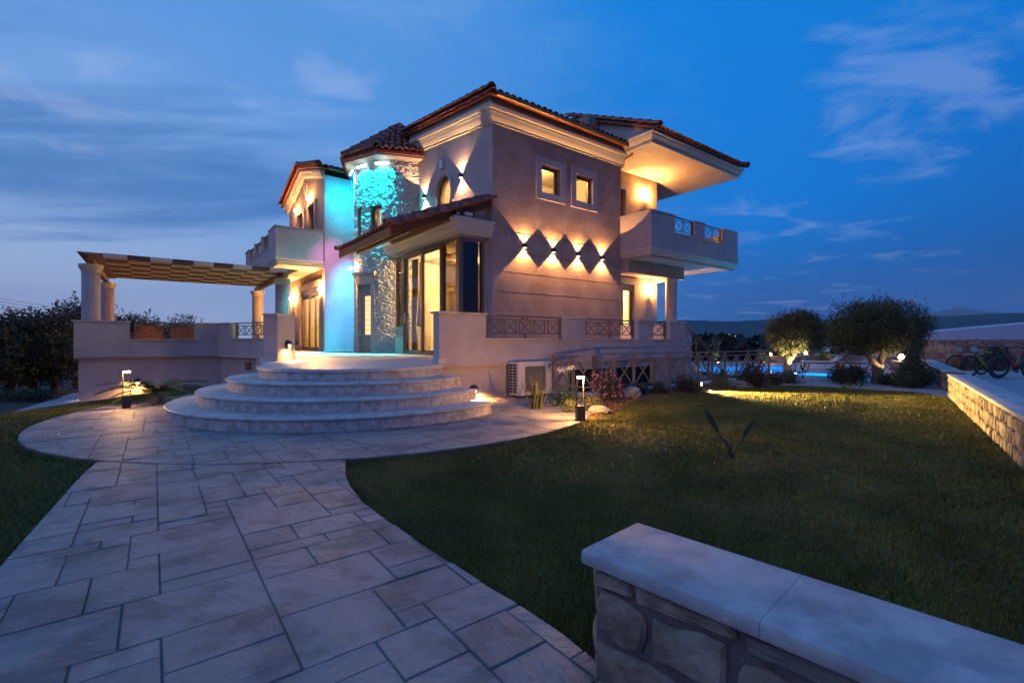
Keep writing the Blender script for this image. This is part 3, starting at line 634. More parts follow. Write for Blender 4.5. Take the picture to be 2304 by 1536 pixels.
# wing openings
sd = MB(); frame_rect(sd, Ww, 8.62, 11.55, .02, 2.30, .08, -.15, -.05); sd = sd.build('sliding_door', alu, villa)
for k in range(3):
    a0 = 8.70 + k * .92; s = MB(); d = -.08 - (k % 2) * .035; frame_rect(s, Ww, a0, a0 + .95, .10, 2.22, .06, d - .03, d); s = s.build('sash', alu, sd); s2 = MB(); Ww.box(s2, a0 + .05, a0 + .9, d - .02, d - .016, .15, 2.17); s2.build('pane', glass, s)
m2 = MB(); Ww.box(m2, 8.62, 11.55, -.18, -.02, 2.30, 2.52); m2.build('shutter_box', alu, sd)
m2 = MB(); Ww.holes(m2, 8.42, 11.75, 0, 2.76, 0, .035, [(8.62, 11.55, -1, 2.52)]); m2.build('surround', plaster_w, sd)
room(Ww, 8.3, 12.5, 0, 2.8, .26, 3.6); lamp('living_light', 'POINT', H(-.6, 10.2, 2.5), 600, (1, .64, .22), villa, .2)
for (a0, a1) in ((9.35, 10.35), (11.15, 12.0)): window(Ww, a0, a1, 3.3, 5.84, .13, .16, 1, sb=0)
room(Ww, 8.3, 12.8, 3.3, 6.1, .26, 2.0); lamp('upper_room_light', 'POINT', H(-1.2, 10.5, 5.7), 25, (1, .6, .25), villa, .1)
ov = MB()
for k in range(28):
    t, t2 = 2 * math.pi * k / 28, 2 * math.pi * (k + 1) / 28
    p = [(10.72 + (.16 + r) * math.cos(a), 6.70 + (.22 + r) * math.sin(a)) for r in (0, .09) for a in (t, t2)]
    ov.add([(-2.04, *p[0]), (-2.04, *p[1]), (-2.04, *p[3]), (-2.04, *p[2]), (-2.0, *p[0]), (-2, *p[1]), (-2, *p[3]), (-2, *p[2])], [(0, 1, 2, 3), (0, 1, 5, 4), (2, 3, 7, 6)])
ov.build('oval_medallion', plaster_w, villa)
# wing balcony
LB = [(9.2, 10.25), (10.7, 11.95), (12.25, 13.45)]
Wl = Wall('u', -3.66); mb = MB(); Wl.holes(mb, 7.95, 14.6, 3.33, 4.41, -.16, 0, [(a, b, 3.9, 9) for a, b in LB]); mb.box(-3.5, -2.06, 7.95, 8.11, 3.33, 4.41); mb.box(-3.5, -2.0, 14.44, 14.6, 3.33, 4.41)
bl = mb.build('balcony', plaster_w, villa)
MB().box(-3.57, -2.02, 8.04, 14.5, 3.10, 3.33).build('balcony_slab', plaster_w, bl)
mb = MB(); sweep(mb, [(-3.66, 14.6, 3.33), (-3.66, 7.95, 3.33), (-2.06, 7.95, 3.33)], BC); mb.build('moulding', trim, bl)
mb = MB(); mb.box(-3.695, -2.05, 7.915, 8.14, 4.411, 4.445)
prev = 8.14
for a, b in LB + [(14.6, 14.6)]: mb.box(-3.695, -3.47, prev, a + .02, 4.411, 4.445); prev = b - .02
mb.build('coping', stone_c, bl)
mb = MB()
for a, b in LB: mb.box(-3.695, -3.47, a - .06, b + .06, 3.865, 3.902)
mb.build('sill', stone_c, bl)
for a, b in LB: railing(bl, (-3.58, a + .03, 3.9), (-3.58, b - .03, 3.9), 3.9, 4.43, 2, foot=False)
# ------------------------------------------------------------------ terrace, parapets, railings
terr = hthing('terrace', 'raised terrace round the villa with white parapet walls and bronze railings', 'terrace', -3, 0, -.7)
SC = (-4.24, -1.95); SR = [2.66, 2.30, 1.92, 1.50]; RISE = .17
def arc(r, a0, a1, n): return [(SC[0] + r * math.cos(rad(a0 + (a1 - a0) * k / n)), SC[1] + r * math.sin(rad(a0 + (a1 - a0) * k / n))) for k in range(n + 1)]
def a_start(r): return -math.degrees(math.acos(1.19 / r))
fl = arc(1.53, a_start(1.53), -222, 60) + [(-5.42, -.25), (-5.30, .6), (-4.85, 3.5), (-5.58, 5.8), (-8.6, 5.8), (-8.6, 11.3), (-2.0, 11.3), (-1.9, 7.95), (0.1, 7.95), (.1, 3), (8.3, 3), (8.3, -.62), (4.6, -.62), (4.6, -2.62), (-3.05, -2.62)]
mb = MB(); k = len(fl)
vs = [(u, v, -.045) for u, v in fl] + [(u, v, -.012) for u, v in fl] + [(SC[0] + (u - SC[0]) * .994, SC[1] + (v - SC[1]) * .994, 0) for u, v in fl]
mb.add(vs, [tuple(range(k))[::-1], tuple(range(2 * k, 3 * k))] + [(i + r * k, (i + 1) % k + r * k, (i + 1) % k + (r + 1) * k, i + (r + 1) * k) for r in (0, 1) for i in range(k)])
mb.build('terrace_floor', terr_m, terr)
# parapet on the right, in front of the taupe wall
OP = [(-2.06, 0.04), (.6, 2.46), (3.04, 3.78)]
Wp = Wall('v', -2.73)
mb = MB(); Wp.holes(mb, -3.05, 4.5, -.06, .885, -.22, 0, [(a, b, .45, 9) for a, b in OP]); par = mb.build('parapet', plaster_w, terr)
prev = -3.09
for a, b in OP + [(4.53, 4.53)]: MB().box(prev, a + .015, -2.765, -2.475, .886, .921).build('coping', stone_c, par); prev = b - .015
mb = MB()
for a, b in OP: mb.box(a - .03, b + .12, -2.765, -2.475, .425, .452)
mb.build('sill', stone_c, par)
mb = MB(); mb.box(-3.07, -2.90, -2.74, -2.50, -.0, .09); mb.build('plinth_block', stone_c, par)
for (a, b), nx in zip(OP, (5, 4, 1)): railing(par, (a + .02, -2.66, .452), (b - .12, -2.66, .452), .452, .905, nx)
mb = MB(); Wp2 = Wall('v', -2.65); Wp2.holes(mb, -3.0, 4.45, -1.1, -.06, -.2, 0, [(.15, 3.35, -1.0, -.235)]); mb.build('base_wall', plaster_w, terr)
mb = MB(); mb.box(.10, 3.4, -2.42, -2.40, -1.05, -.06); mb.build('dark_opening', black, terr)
MB().box(4.28, 4.5, -2.5, -.65, -1.0, .885).build('side_parapet', plaster_w, terr)
# steps down to the pool with sloping rails
for k in range(4): MB().box(4.5 + k * .33, 4.5 + (k + 1) * .33, -2.62, -1.2, -1.0, -.14 - .16 * k).build('garden_step', stone_c, terr)
MB().box(5.9, 7.4, -1.1, -.9, -1.0, .9).build('side_wall', plaster_w, terr)
sr = MB(); sr.bar((4.5, -2.68, .86), (5.7, -2.68, .20), .055, .03); sr.bar((5.7, -2.68, .20), (5.72, -2.68, -.66), .045, .045); sr = sr.build('stair_rail', rail_m, terr)
MB().bar((4.5, -2.68, .76), (5.7, -2.68, .10), .022, .022).build('rail', rail_m, sr); MB().bar((4.5, -2.68, .05), (5.7, -2.68, -.58), .022, .022).build('rail', rail_m, sr)
for (a, b) in ((4.53, 5.08), (5.13, 5.68)):
    za, zb_ = .76 - (a - 4.5) * .55, .76 - (b - 4.5) * .55; ya, yb = .05 - (a - 4.5) * .525, .05 - (b - 4.5) * .525
    MB().bar((a, -2.68, ya), (b, -2.68, zb_), .018, .018).build('brace', rail_m, sr); MB().bar((a, -2.68, za), (b, -2.68, yb), .016, .016).build('brace', rail_m, sr)
    MB().bar((b, -2.68, yb), (b, -2.68, zb_ + .1), .03, .03).build('upright', rail_m, sr)
# left terrace: parapet along v = 5.8, bend, and return to the pillar
LO = [(-7.54, -6.09)]
W5 = Wall('v', 5.8); mb = MB(); W5.holes(mb, -8.62, -5.575, -.03, .885, -.22, 0, [(a, b, .45, 9) for a, b in LO]); mb.box(-8.62, -8.40, 6.02, 11.3, -.03, .885); pl = mb.build('parapet', plaster_w, terr)
mb = MB(); mb.box(-8.66, -7.525, 5.765, 6.055, .886, .921); mb.box(-6.105, -5.59, 5.765, 6.055, .886, .921); mb.box(-8.66, -8.365, 6.055, 11.3, .886, .921); mb.build('coping', stone_c, pl)
mb = MB(); mb.box(-7.6, -6.03, 5.765, 6.055, .425, .452); mb.build('sill', stone_c, pl)
railing(pl, (-7.44, 5.88, .452), (-6.13, 5.88, .452), .452, .905, 3)
mb = MB(); mb.box(-8.54, -5.45, 5.90, 6.1, -1.7, -.03); mb.box(-8.54, -8.34, 6.1, 11.3, -1.7, -.03); mb.build('base_wall', plaster_w, terr)
s2a, s2b = Vector((-5.58, 5.8, 0)), Vector((-4.72, 3.59, 0)); d2 = (s2b - s2a); L2 = d2.length; d2.normalize(); n2 = Vector((d2.y, -d2.x, 0))
def seg2(mb, t0, t1, o0, o1, z0, z1):
    a, b = s2a + d2 * t0, s2a + d2 * t1
    return mb.prism([(p.x, p.y, z0) for p in (a + n2 * o0, b + n2 * o0, b + n2 * o1, a + n2 * o1)], (0, 0, z1 - z0))
sgn = 1 if n2.dot(Vector((-1, -1, 0))) > 0 else -1; n2 *= sgn
mb = MB(); seg2(mb, 0, .72, -.22, 0, -.03, .885); seg2(mb, .72, L2, -.22, 0, -.03, .45); p2_ = mb.build('parapet', plaster_w, terr)
mb = MB(); seg2(mb, 0, .735, -.25, .035, .886, .921); mb.build('coping', stone_c, p2_)
mb = MB(); seg2(mb, .69, L2, -.25, .035, .4505, .475); mb.build('sill', stone_c, p2_)
ra, rb = s2a + d2 * .80 - n2 * .1, s2a + d2 * (L2 + .55) - n2 * .1
railing(p2_, (ra.x, ra.y, .475), (rb.x, rb.y, .475), .475, .905, 5)
mb = MB(); seg2(mb, -.02, 1.22, -.3, -.1, -1.4, -.03); seg2(mb, 1.56, L2, -.3, -.1, -1.4, -.03); seg2(mb, 1.22, 1.56, -.3, -.1, -1.4, -.40); seg2(mb, 1.22, 1.56, -.3, -.1, -.18, -.03); mb.build('base_wall', plaster_w, terr)
mb = MB(); seg2(mb, 1.2, 1.58, -.32, -.30, -.45, -.1); mb.build('vent_opening', black, terr)
mb = MB('W'); a, b = H(-4.74, 3.6), Vector((-4.75, 10.1, 0))
dd = (b - a).normalized(); nn = Vector((-dd.y, dd.x, 0)) * .2
mb.prism([(p.x, p.y, -1.2) for p in (a, b, b - nn, a - nn)], (0, 0, 1.6)); mb.build('return_wall', plaster_w, terr)
pp = [(-4.57, 9.20), (-4.62, 10.05), (-4.72, 10.17), (-4.87, 10.12), (-4.815, 9.14)]
mb = MB('W'); mb.prism([(x, y, .08) for x, y in pp], (0, 0, .82)); pil = mb.build('pillar', plaster_w, terr)
def grow(poly, e):
    cx_ = sum(p[0] for p in poly) / len(poly); cy_ = sum(p[1] for p in poly) / len(poly)
    return [(x + e * (x - cx_) / math.hypot(x - cx_, y - cy_), y + e * (y - cy_) / math.hypot(x - cx_, y - cy_)) for x, y in poly]
MB('W').prism([(x, y, .9005) for x, y in grow(pp, .05)], (0, 0, .035)).build('coping', stone_c, pil)
MB('W').prism([(x, y, .001) for x, y in grow(pp, .015)], (0, 0, .085)).build('plinth', stone_c, pil)

# ------------------------------------------------------------------ curved steps
steps = hthing('curved_steps', 'fan of broad curved limestone steps leading up to the terrace', 'steps', SC[0], SC[1], -.69)
def arc_block(mb, r0, r1, a0, a1, z0, z1, nose=0.0, n=None):
    n = n or max(2, int(abs(a1 - a0) / 4)); prof = [(r0, z0), (r1, z0), (r1, z1), (r0, z1)] if not nose else [(r0, z0), (r1 - nose, z0), (r1, z0 + nose), (r1, z1 - nose), (r1 - nose, z1), (r0, z1)]
    k = len(prof); vs = []
    for i in range(n + 1):
        a = rad(a0 + (a1 - a0) * i / n)
        for r, z in prof: vs.append((SC[0] + r * math.cos(a), SC[1] + r * math.sin(a), z))
    fs = [(i * k + j, i * k + (j + 1) % k, (i + 1) * k + (j + 1) % k, (i + 1) * k + j) for i in range(n) for j in range(k)] + [tuple(range(k))[::-1], tuple(range(n * k, (n + 1) * k))]
    return mb.add(vs, fs)
for s, r in enumerate(SR):
    top = -.68 + RISE * (s + 1); a0 = a_start(r); a1 = -232 if s < 3 else -222; seg = 7 if s < 2 else 5
    cuts = [a0 + (a1 - a0) * i / seg for i in range(seg + 1)]
    for i in range(seg):
        g_ = .05
        arc_block(MB(), r - .08, r, cuts[i] - g_, cuts[i + 1] + g_, top - RISE, top - .036).build('riser', riser_c, steps, True)
        if s < 3: arc_block(MB(), r - .52, r + .03, cuts[i] - g_, cuts[i + 1] + g_, top - .035, top, .011).build('tread', stone_c, steps, True)
    if s == 0: arc_block(MB(), .2, r - .081, a0, a1, -.9, top - .036).build('step_core', riser_c, steps)

# ------------------------------------------------------------------ pergola
perg = hthing('pergola', 'pergola on four round columns with chequered brown and cream board roof', 'pergola', -6.05, 8.4, 0)
PC = [(-8.32, 6.12), (-3.82, 6.12), (-8.28, 10.75), (-3.78, 10.75)]
for (u, v) in PC:
    c = MB(); c.lathe([(.19, 0.001), (.19, 2.20)], (u, v, 0), 32); c = c.build('column', plaster_w, perg, 'all')
    MB().lathe([(.192, 2.16), (.205, 2.18), (.205, 2.22), (.235, 2.25), (.25, 2.31), (.25, 2.36), (.0, 2.36)], (u, v, 0), 32).build('capital', trim, c, True)
for i, u in enumerate((-8.30, -3.80)):
    MB().prism([(u - .06, 5.55, 2.50), (u - .06, 5.70, 2.362), (u - .06, 11.0, 2.362), (u - .06, 11.0, 2.50)], (.12, 0, 0)).build('beam', wood_m, perg)
nb = 9; bw = .57
for j in range(nb):
    v = 5.55 + j * bw; dark = j % 2
    for i in range(9):
        u0 = -8.05 + i * .472 ; d = (i + j) % 2
        MB().box(u0 + .001, u0 + .471, v + .012, v + bw - .012, 2.535 if d else 2.530, 2.60).build('board', mat('dark_board', (.13, .05, .02), .6) if d else wood_l, perg)
for (x0, x1) in ((-8.55, -8.05), (-3.80, -3.42)):
    MB().prism([(x0, 5.55, 2.60), (x1, 5.55, 2.60), (x1, 5.55, 2.51), (x0 + (.25 if x0 < -8 else 0), 5.55, 2.51)] if x0 < -8 else [(x0, 5.55, 2.60), (x1, 5.55, 2.60), (x1 - .2, 5.55, 2.51), (x0, 5.55, 2.51)], (0, 5.2, 0)).build('edge_board', wood_m, perg)
for i in range(9):
    u0 = -8.05 + i * .472; MB().box(u0 + .0012, u0 + .4708, 5.50, 5.549, 2.495, 2.605).build('fascia_board', mat('brown_fascia', (.10, .05, .035), .6) if i % 2 else mat('cream_fascia', (.60, .50, .45), .6), perg)
# terrace furniture behind the parapet
wick = mat('dark_wicker', (.07, .04, .025), .7, bump=(120, .6, .01))
for k, (u, v, rz, lab) in enumerate(((-7.2, 7.3, .3, 'dark wooden armchair with crossed back, seen through the long terrace railing'), (-6.3, 7.2, -.2, 'rounded wicker armchair behind the terrace railing beside the crossed-back chair'))):
    c = thing('terrace_chair', lab, 'chair', tuple(H(u, v, 0)), ANG + rz); T = Matrix.Translation((u, v, 0)) @ Matrix.Rotation(rz, 4, 'Z')
    MB().box(-.3, .3, -.28, .28, .36, .44).xf(T).build('seat', wick, c)
    MB().prism([(-.3, -.30, .44), (-.3, -.24, .44), (-.3, -.30, .84), (-.3, -.35, .84)], (.6, 0, 0)).xf(T).build('backrest', wick if k else wood_d, c)
    for x in (-.28, .28):
        MB().box(x - .03, x + .03, -.28, .26, .60, .64).xf(T).build('armrest', wick if k else wood_d, c)
        for y in (-.25, .25): MB().bar((x, y, .002), (x, y, .60), .045, .045).xf(T).build('leg', wick if k else wood_d, c)

# ------------------------------------------------------------------ ground, lawn, paving
def clip_rect(poly, x0, x1, y0, y1):
    def cl(P, f, inter):
        o = []
        for i in range(len(P)):
            a, b = P[i - 1], P[i]
            if f(b):
                if not f(a): o.append(inter(a, b))
                o.append(b)
            elif f(a): o.append(inter(a, b))
        return o
    for ax, lim, sg in ((0, x0, 1), (0, x1, -1), (1, y0, 1), (1, y1, -1)):
        f = lambda p: (p[ax] - lim) * sg >= 0
        def inter(a, b): t = (lim - a[ax]) / (b[ax] - a[ax]); return (a[0] + t * (b[0] - a[0]), a[1] + t * (b[1] - a[1]))
        poly = cl(poly, f, inter)
        if len(poly) < 3: return []
    return poly
def clean(poly):
    o = []
    for p in poly:
        if not o or math.hypot(p[0] - o[-1][0], p[1] - o[-1][1]) > .004: o.append(p)
    if len(o) > 1 and math.hypot(o[0][0] - o[-1][0], o[0][1] - o[-1][1]) < .004: o.pop()
    return o
def area(P): return abs(sum(P[i - 1][0] * P[i][1] - P[i][0] * P[i - 1][1] for i in range(len(P)))) / 2
slab_m = mat('stamped_slab', (.32, .262, .242), .60, noise=(3, .25), objvar=.13, mixcol=((.15, .122, .118), 3.0, .45, .60))
def slab_relief(m):
    nt = m.node_tree; N = nt.nodes; L = nt.links; p = N['Principled BSDF']; tc = N.new('ShaderNodeTexCoord'); mp = N.new('ShaderNodeMapping'); mp.inputs['Scale'].default_value = (1, 2.2, 1); mp.inputs['Rotation'].default_value = (0, 0, .25)
    oi = N.new('ShaderNodeObjectInfo'); vr = N.new('ShaderNodeVectorRotate'); vr.rotation_type = 'Z_AXIS'; k6 = N.new('ShaderNodeMath'); k6.operation = 'MULTIPLY'; k6.inputs[1].default_value = 47.0
    L.new(oi.outputs['Random'], k6.inputs[0]); L.new(k6.outputs[0], vr.inputs['Angle']); L.new(tc.outputs['Object'], vr.inputs['Vector']); L.new(vr.outputs[0], mp.inputs[0])
    sc_ = N.new('ShaderNodeVectorMath'); sc_.operation = 'SCALE'; sc_.inputs[0].default_value = (370, 910, 130); L.new(oi.outputs['Random'], sc_.inputs['Scale']); L.new(sc_.outputs[0], mp.inputs['Location'])
    def nz(sc, de, ro, di):
        a = N.new('ShaderNodeTexNoise'); a.inputs['Scale'].default_value = sc; a.inputs['Detail'].default_value = de; a.inputs['Roughness'].default_value = ro; a.inputs['Distortion'].default_value = di; L.new(mp.outputs[0], a.inputs[0]); return a.outputs[0]
    # split-slate relief: broad terraces with sharp lips, plus grit
    st = N.new('ShaderNodeMath'); st.operation = 'SNAP'; st.inputs[1].default_value = .085; big = nz(1.5, 5, .62, .25); L.new(big, st.inputs[0])
    s2 = N.new('ShaderNodeMath'); s2.operation = 'MULTIPLY_ADD'; s2.inputs[1].default_value = .55; L.new(big, s2.inputs[0]); L.new(st.outputs[0], s2.inputs[2])
    s3 = N.new('ShaderNodeMath'); s3.operation = 'MULTIPLY_ADD'; s3.inputs[1].default_value = .10; L.new(nz(22, 4, .6, 0), s3.inputs[0]); L.new(s2.outputs[0], s3.inputs[2])
    b = N.new('ShaderNodeBump'); b.inputs['Strength'].default_value = .8; b.inputs['Distance'].default_value = .06; L.new(s3.outputs[0], b.inputs['Height']); L.new(b.outputs[0], p.inputs['Normal'])
slab_relief(slab_m)
joint_m = mat('grey_joint', (.14, .115, .11), .8, noise=(20, .2))
def paving(root, region, ztop, unit, sizes, skip=None, seed=1, maxn=300):
    """random ashlar slabs on the house axes, cut to the outline of the region (house coordinates)"""
    R_ = random.Random(seed); us = [p[0] for p in region]; vs_ = [p[1] for p in region]; U0, V0 = min(us), min(vs_)
    nu, nv = int((max(us) - U0) / unit) + 2, int((max(vs_) - V0) / unit) + 2; used = set(); out = []
    for j in range(nv):
        for i in range(nu):
            if (i, j) in used: continue
            opts = sizes[:]; R_.shuffle(opts); opts.append((1, 1))
            for (w, h) in opts:
                cells = [(i + a, j + b) for a in range(w) for b in range(h)]
                if all(c not in used and c[0] < nu + 2 for c in cells): break
            used.update(cells); x0, y0 = U0 + i * unit, V0 + j * unit; x1, y1 = x0 + w * unit, y0 + h * unit
            if skip and skip((x0 + x1) / 2, (y0 + y1) / 2): continue
            P = clean(clip_rect(region, x0 + .0018, x1 - .0018, y0 + .0018, y1 - .0018))
            if len(P) >= 3 and area(P) > .004: out.append(P)
    cu, cv = HM.inverted() @ Vector((0, 0, 0)), None
    out.sort(key=lambda P: -area(P) / ((P[0][0] - cu.x) ** 2 + (P[0][1] - cu.y) ** 2))
    rest = MB()
    for n, P in enumerate(out):
        cx_ = sum(p[0] for p in P) / len(P); cy_ = sum(p[1] for p in P) / len(P); dz = R_.uniform(-.0025, .0025); k = len(P)
        def ins(p, e): d = math.hypot(p[0] - cx_, p[1] - cy_) or 1; t = max(0, 1 - e / d); return cx_ + (p[0] - cx_) * t, cy_ + (p[1] - cy_) * t
        t1, t2 = R_.uniform(-.004, .004), R_.uniform(-.004, .004)
        V = [(*p, ztop - .03) for p in P] + [(*ins(p, .001), ztop - .005 + dz) for p in P] + [(*ins(p, .0055), ztop + dz + t1 * (p[0] - cx_) + t2 * (p[1] - cy_)) for p in P]
        F = [tuple(range(2 * k, 3 * k))] + [(i + r * k, (i + 1) % k + r * k, (i + 1) % k + (r + 1) * k, i + (r + 1) * k) for r in (0, 1) for i in range(k)]
        if n < maxn: MB().add(V, F).build('paving_slab', slab_m, root)
        else: rest.add(V, F)
    if rest.v: setk(rest.build('paving_rest', slab_m, root), 'stuff')
    return len(out)
PAVE = -.68
CIRC = [(SC[0] + 4.05 * math.cos(2 * math.pi * k / 96), SC[1] + 4.05 * math.sin(2 * math.pi * k / 96)) for k in range(96)]
circle = MB(); circle.lathe([(4.06, -.95), (4.06, PAVE - .006), (4.045, PAVE - .007), (2.2, PAVE - .007)], (SC[0], SC[1], 0), 96); circle = setk(circle.build('paved_circle', joint_m, None), 'structure')
FR[circle] = IDN
def under_steps(u, v): return (math.hypot(u - SC[0], v - SC[1]) < 2.35) or (v > -2.55 and u > -3.05) or (v > 1.9)
paving(circle, CIRC, PAVE, .128, [(3, 2), (4, 2), (2, 2), (3, 1), (4, 3), (2, 1), (3, 2), (4, 2), (2, 3)], under_steps, 5)
WALK = [(-3.70, 4.28), (-3.45, 3.78), (-3.1, 3.25), (-2.78, 2.76), (-2.45, 2.26), (-1.95, 1.45), (-1.5, .75), (-1.2, -.4), (1.0, -.4), (.62, .7), (.42, 1.25), (.30, 1.55), (.19, 1.73), (.05, 1.90), (-.1, 2.06), (-.48, 2.51), (-.8, 2.9), (-1.0, 3.16), (-1.18, 3.46), (-1.34, 3.80), (-1.48, 4.18)]
cw_ = H(*SC); arcw = []
a_r = math.atan2(4.18 - cw_.y, -1.48 - cw_.x); a_l = math.atan2(4.28 - cw_.y, -3.70 - cw_.x)
for k in range(13): t = a_r + (a_l - a_r) * k / 12; arcw.append((cw_.x + 4.075 * math.cos(t), cw_.y + 4.075 * math.sin(t)))
WALKW = WALK[1:-1] + arcw
walk = MB('W'); walk.prism([(x, y, -.95) for x, y in WALKW], (0, 0, .95 + PAVE - .007)); walk = setk(walk.build('walkway', joint_m, None), 'structure'); FR[walk] = IDN
WALKH = [UV(x, y) for x, y in WALKW]
paving(walk, WALKH, PAVE, .122, [(3, 2), (4, 2), (2, 2), (3, 1), (4, 3), (2, 1), (3, 3), (2, 3), (5, 2)], None, 11)

soil_m = mat('dry_soil', (.075, .045, .03), .95, noise=(3, .3), mixcol=((.03, .035, .015), 1.5, .5, .65), bump=(8, .6, .05))
def ground_sheet():
    xs = np.concatenate([-np.geomspace(4200, 16, 26), np.linspace(-15, 22, 75), np.geomspace(23, 4200, 26)]); ys = np.concatenate([-np.geomspace(400, 6, 12), np.linspace(-5, 26, 63), np.geomspace(28, 4200, 30)])
    X, Yg = np.meshgrid(xs, ys); Z = np.vectorize(gz)(X, Yg) - .012
    far = np.clip((Yg - 30) / 100, 0, 1); Z = Z - far * 6; Z = np.where((X > 6.9) & (X < 12.6) & (Yg > 14.6) & (Yg < 21.2), -2.6, Z)
    idx = np.arange(X.size).reshape(X.shape); F = np.stack([idx[:-1, :-1], idx[:-1, 1:], idx[1:, 1:], idx[1:, :-1]], -1).reshape(-1, 4)
    return setk(bigmesh('ground', np.stack([X, Yg, Z], -1).reshape(-1, 3), F, soil_m, None, True), 'structure')
ground_sheet()
def pix(px, py, z=GROUND):
    """spot on the level z that the survey of the photograph puts at this bearing"""
    t = (z - .39) * 1062 / (768 - py); return ((px - 1152) / 1062 * t, t)
LAWN_R = [(-6.0, -1.2), (3.2, -1.2), (1.15, -.25), (4.43, 4.05), (8.60, 9.35), *[pix(*p) for p in ((2060, 883), (2000, 879), (1930, 875), (1870, 872), (1800, 868), (1745, 868), (1700, 873), (1640, 880), (1585, 884), (1530, 888), (1470, 893), (1420, 908), (1396, 922), (1350, 938), (1306, 948))], (.2, 8.0), (-6.0, 9.4)]
lawn_m = mat('lawn_turf', (.062, .062, .008), .9, noise=(2.5, .35), mixcol=((.085, .062, .012), 1.3, .45, .62))
lawn = MB('W'); lawn.add([(x, y, GROUND) for x, y in LAWN_R], [tuple(range(len(LAWN_R)))]); lawn = setk(lawn.build('lawn', lawn_m), 'structure'); FR[lawn] = IDN
YE = [(-16, 10.4), (-13, 10.9), (-11.7, 11.1), (-10.4, 11.3), (-9, 12.4), (-8, 13.1), (-7, 12.6), (-6.0, 11.3)]
def yend(x): return float(np.interp(x, [p[0] for p in YE], [p[1] for p in YE]))
ll = MB('W'); nx, ny = 26, 24; vs = []
for i in range(nx + 1):
    x = -6.0 - 10 * i / nx
    for j in range(ny + 1): y = -1.2 + (yend(x) + 1.2) * j / ny; vs.append((x, y, gz(x, y)))
ll.add(vs, [(i * (ny + 1) + j, i * (ny + 1) + j + 1, (i + 1) * (ny + 1) + j + 1, (i + 1) * (ny + 1) + j) for i in range(nx) for j in range(ny)])
setk(ll.build('side_lawn', lawn_m, None, 'all'), 'structure')
def inside(poly, X, Y):
    r = np.zeros(X.shape, bool); n = len(poly)
    for i in range(n):
        (x0, y0), (x1, y1) = poly[i - 1], poly[i]
        c = ((y0 > Y) != (y1 > Y)) & (X < (x1 - x0) * (Y - y0) / ((y1 - y0) if y1 != y0 else 1e-9) + x0); r ^= c
    return r
def grass():
    rs = np.random.RandomState(5); n = 900000
    # more blades where the camera is near
    th = rs.uniform(-.92, .92, n); d = 1.2 + (rs.rand(n) ** 1.5) * 12.5; X = d * np.tan(th); Yb = d * 1.0
    ok = (inside(LAWN_R, X, Yb) & (X > -6.0)) | ((X <= -6.0) & (X > -15) & (Yb < np.interp(X, [p[0] for p in YE], [p[1] for p in YE])))
    ok &= np.hypot(X - cw_.x, Yb - cw_.y) > 4.07; ok &= ~inside(WALKW, X, Yb)
    X, Yb = X[ok], Yb[ok]; n = len(X); d = np.hypot(X, Yb)
    t = np.maximum(0, -6 - X); Z = GROUND - np.where(t < 5.2, .0209 * t * t, .565 + .05 * np.minimum(t - 5.2, 8))
    hgt = rs.uniform(.014, .034, n) * (1 + .25 * np.sin(X * 3.1) * np.sin(Yb * 2.7)); ed = np.abs(np.hypot(X - cw_.x, Yb - cw_.y) - 4.07) < .07; hgt = np.where(ed, hgt * rs.uniform(1.2, 2.3, n), hgt) * (1 + .5 * (rs.rand(n) > .97)); w = rs.uniform(.0016, .0030, n) * np.clip(d / 3.2, 1, 4.2); a = rs.uniform(0, 2 * np.pi, n); lean = rs.uniform(.2, 1.1, n) * hgt; la = rs.uniform(0, 2 * np.pi, n)
    b0 = np.stack([X - w * np.cos(a), Yb - w * np.sin(a), Z], -1); b1 = np.stack([X + w * np.cos(a), Yb + w * np.sin(a), Z], -1); tp = np.stack([X + lean * np.cos(la), Yb + lean * np.sin(la), Z + hgt], -1)
    V = np.stack([b0, b1, tp], 1).reshape(-1, 3); F = np.arange(len(V)).reshape(-1, 3)
    gm = mat('grass_blade', (.125, .125, .012), .7, noise=(1.6, .5), mixcol=((.21, .165, .035), 1.7, .46, .66))
    o = bigmesh('grass', V, F, gm); tag(o, 'short mown grass covering the lawn', 'grass'); return setk(o, 'stuff')
grass()
# side path and kerb along the foot of the left terrace
sp = MB('W')
for (x0, y0, x1, y1) in ((-15.5, 17.5, -10.9, 11.35),): pass
path_m = mat('side_paving', (.36, .33, .34), .6, noise=(4, .12), bump=(12, .3, .02))
A_ = [(-11.85, 11.05), (-10.30, 11.33), (-10.62, 12.4), (-14.2, 17.6), (-16.2, 17.4)]
sp.prism([(x, y, gz(x, y) - .2) for x, y in A_], (0, 0, .215)); setk(sp.build('side_path', path_m), 'structure')
kb = MB('W'); kp = [H(-8.52, 5.44), H(-5.62, 5.44), H(-5.62, 5.89), H(-8.52, 5.89)]
kb.add([(p.x, p.y, gz(p.x, p.y) + dz) for dz in (-.3, .035) for p in kp], [(0, 3, 2, 1), (4, 5, 6, 7), (0, 1, 5, 4), (1, 2, 6, 5), (2, 3, 7, 6), (3, 0, 4, 7)]); setk(kb.build('kerb', stone_c), 'structure')
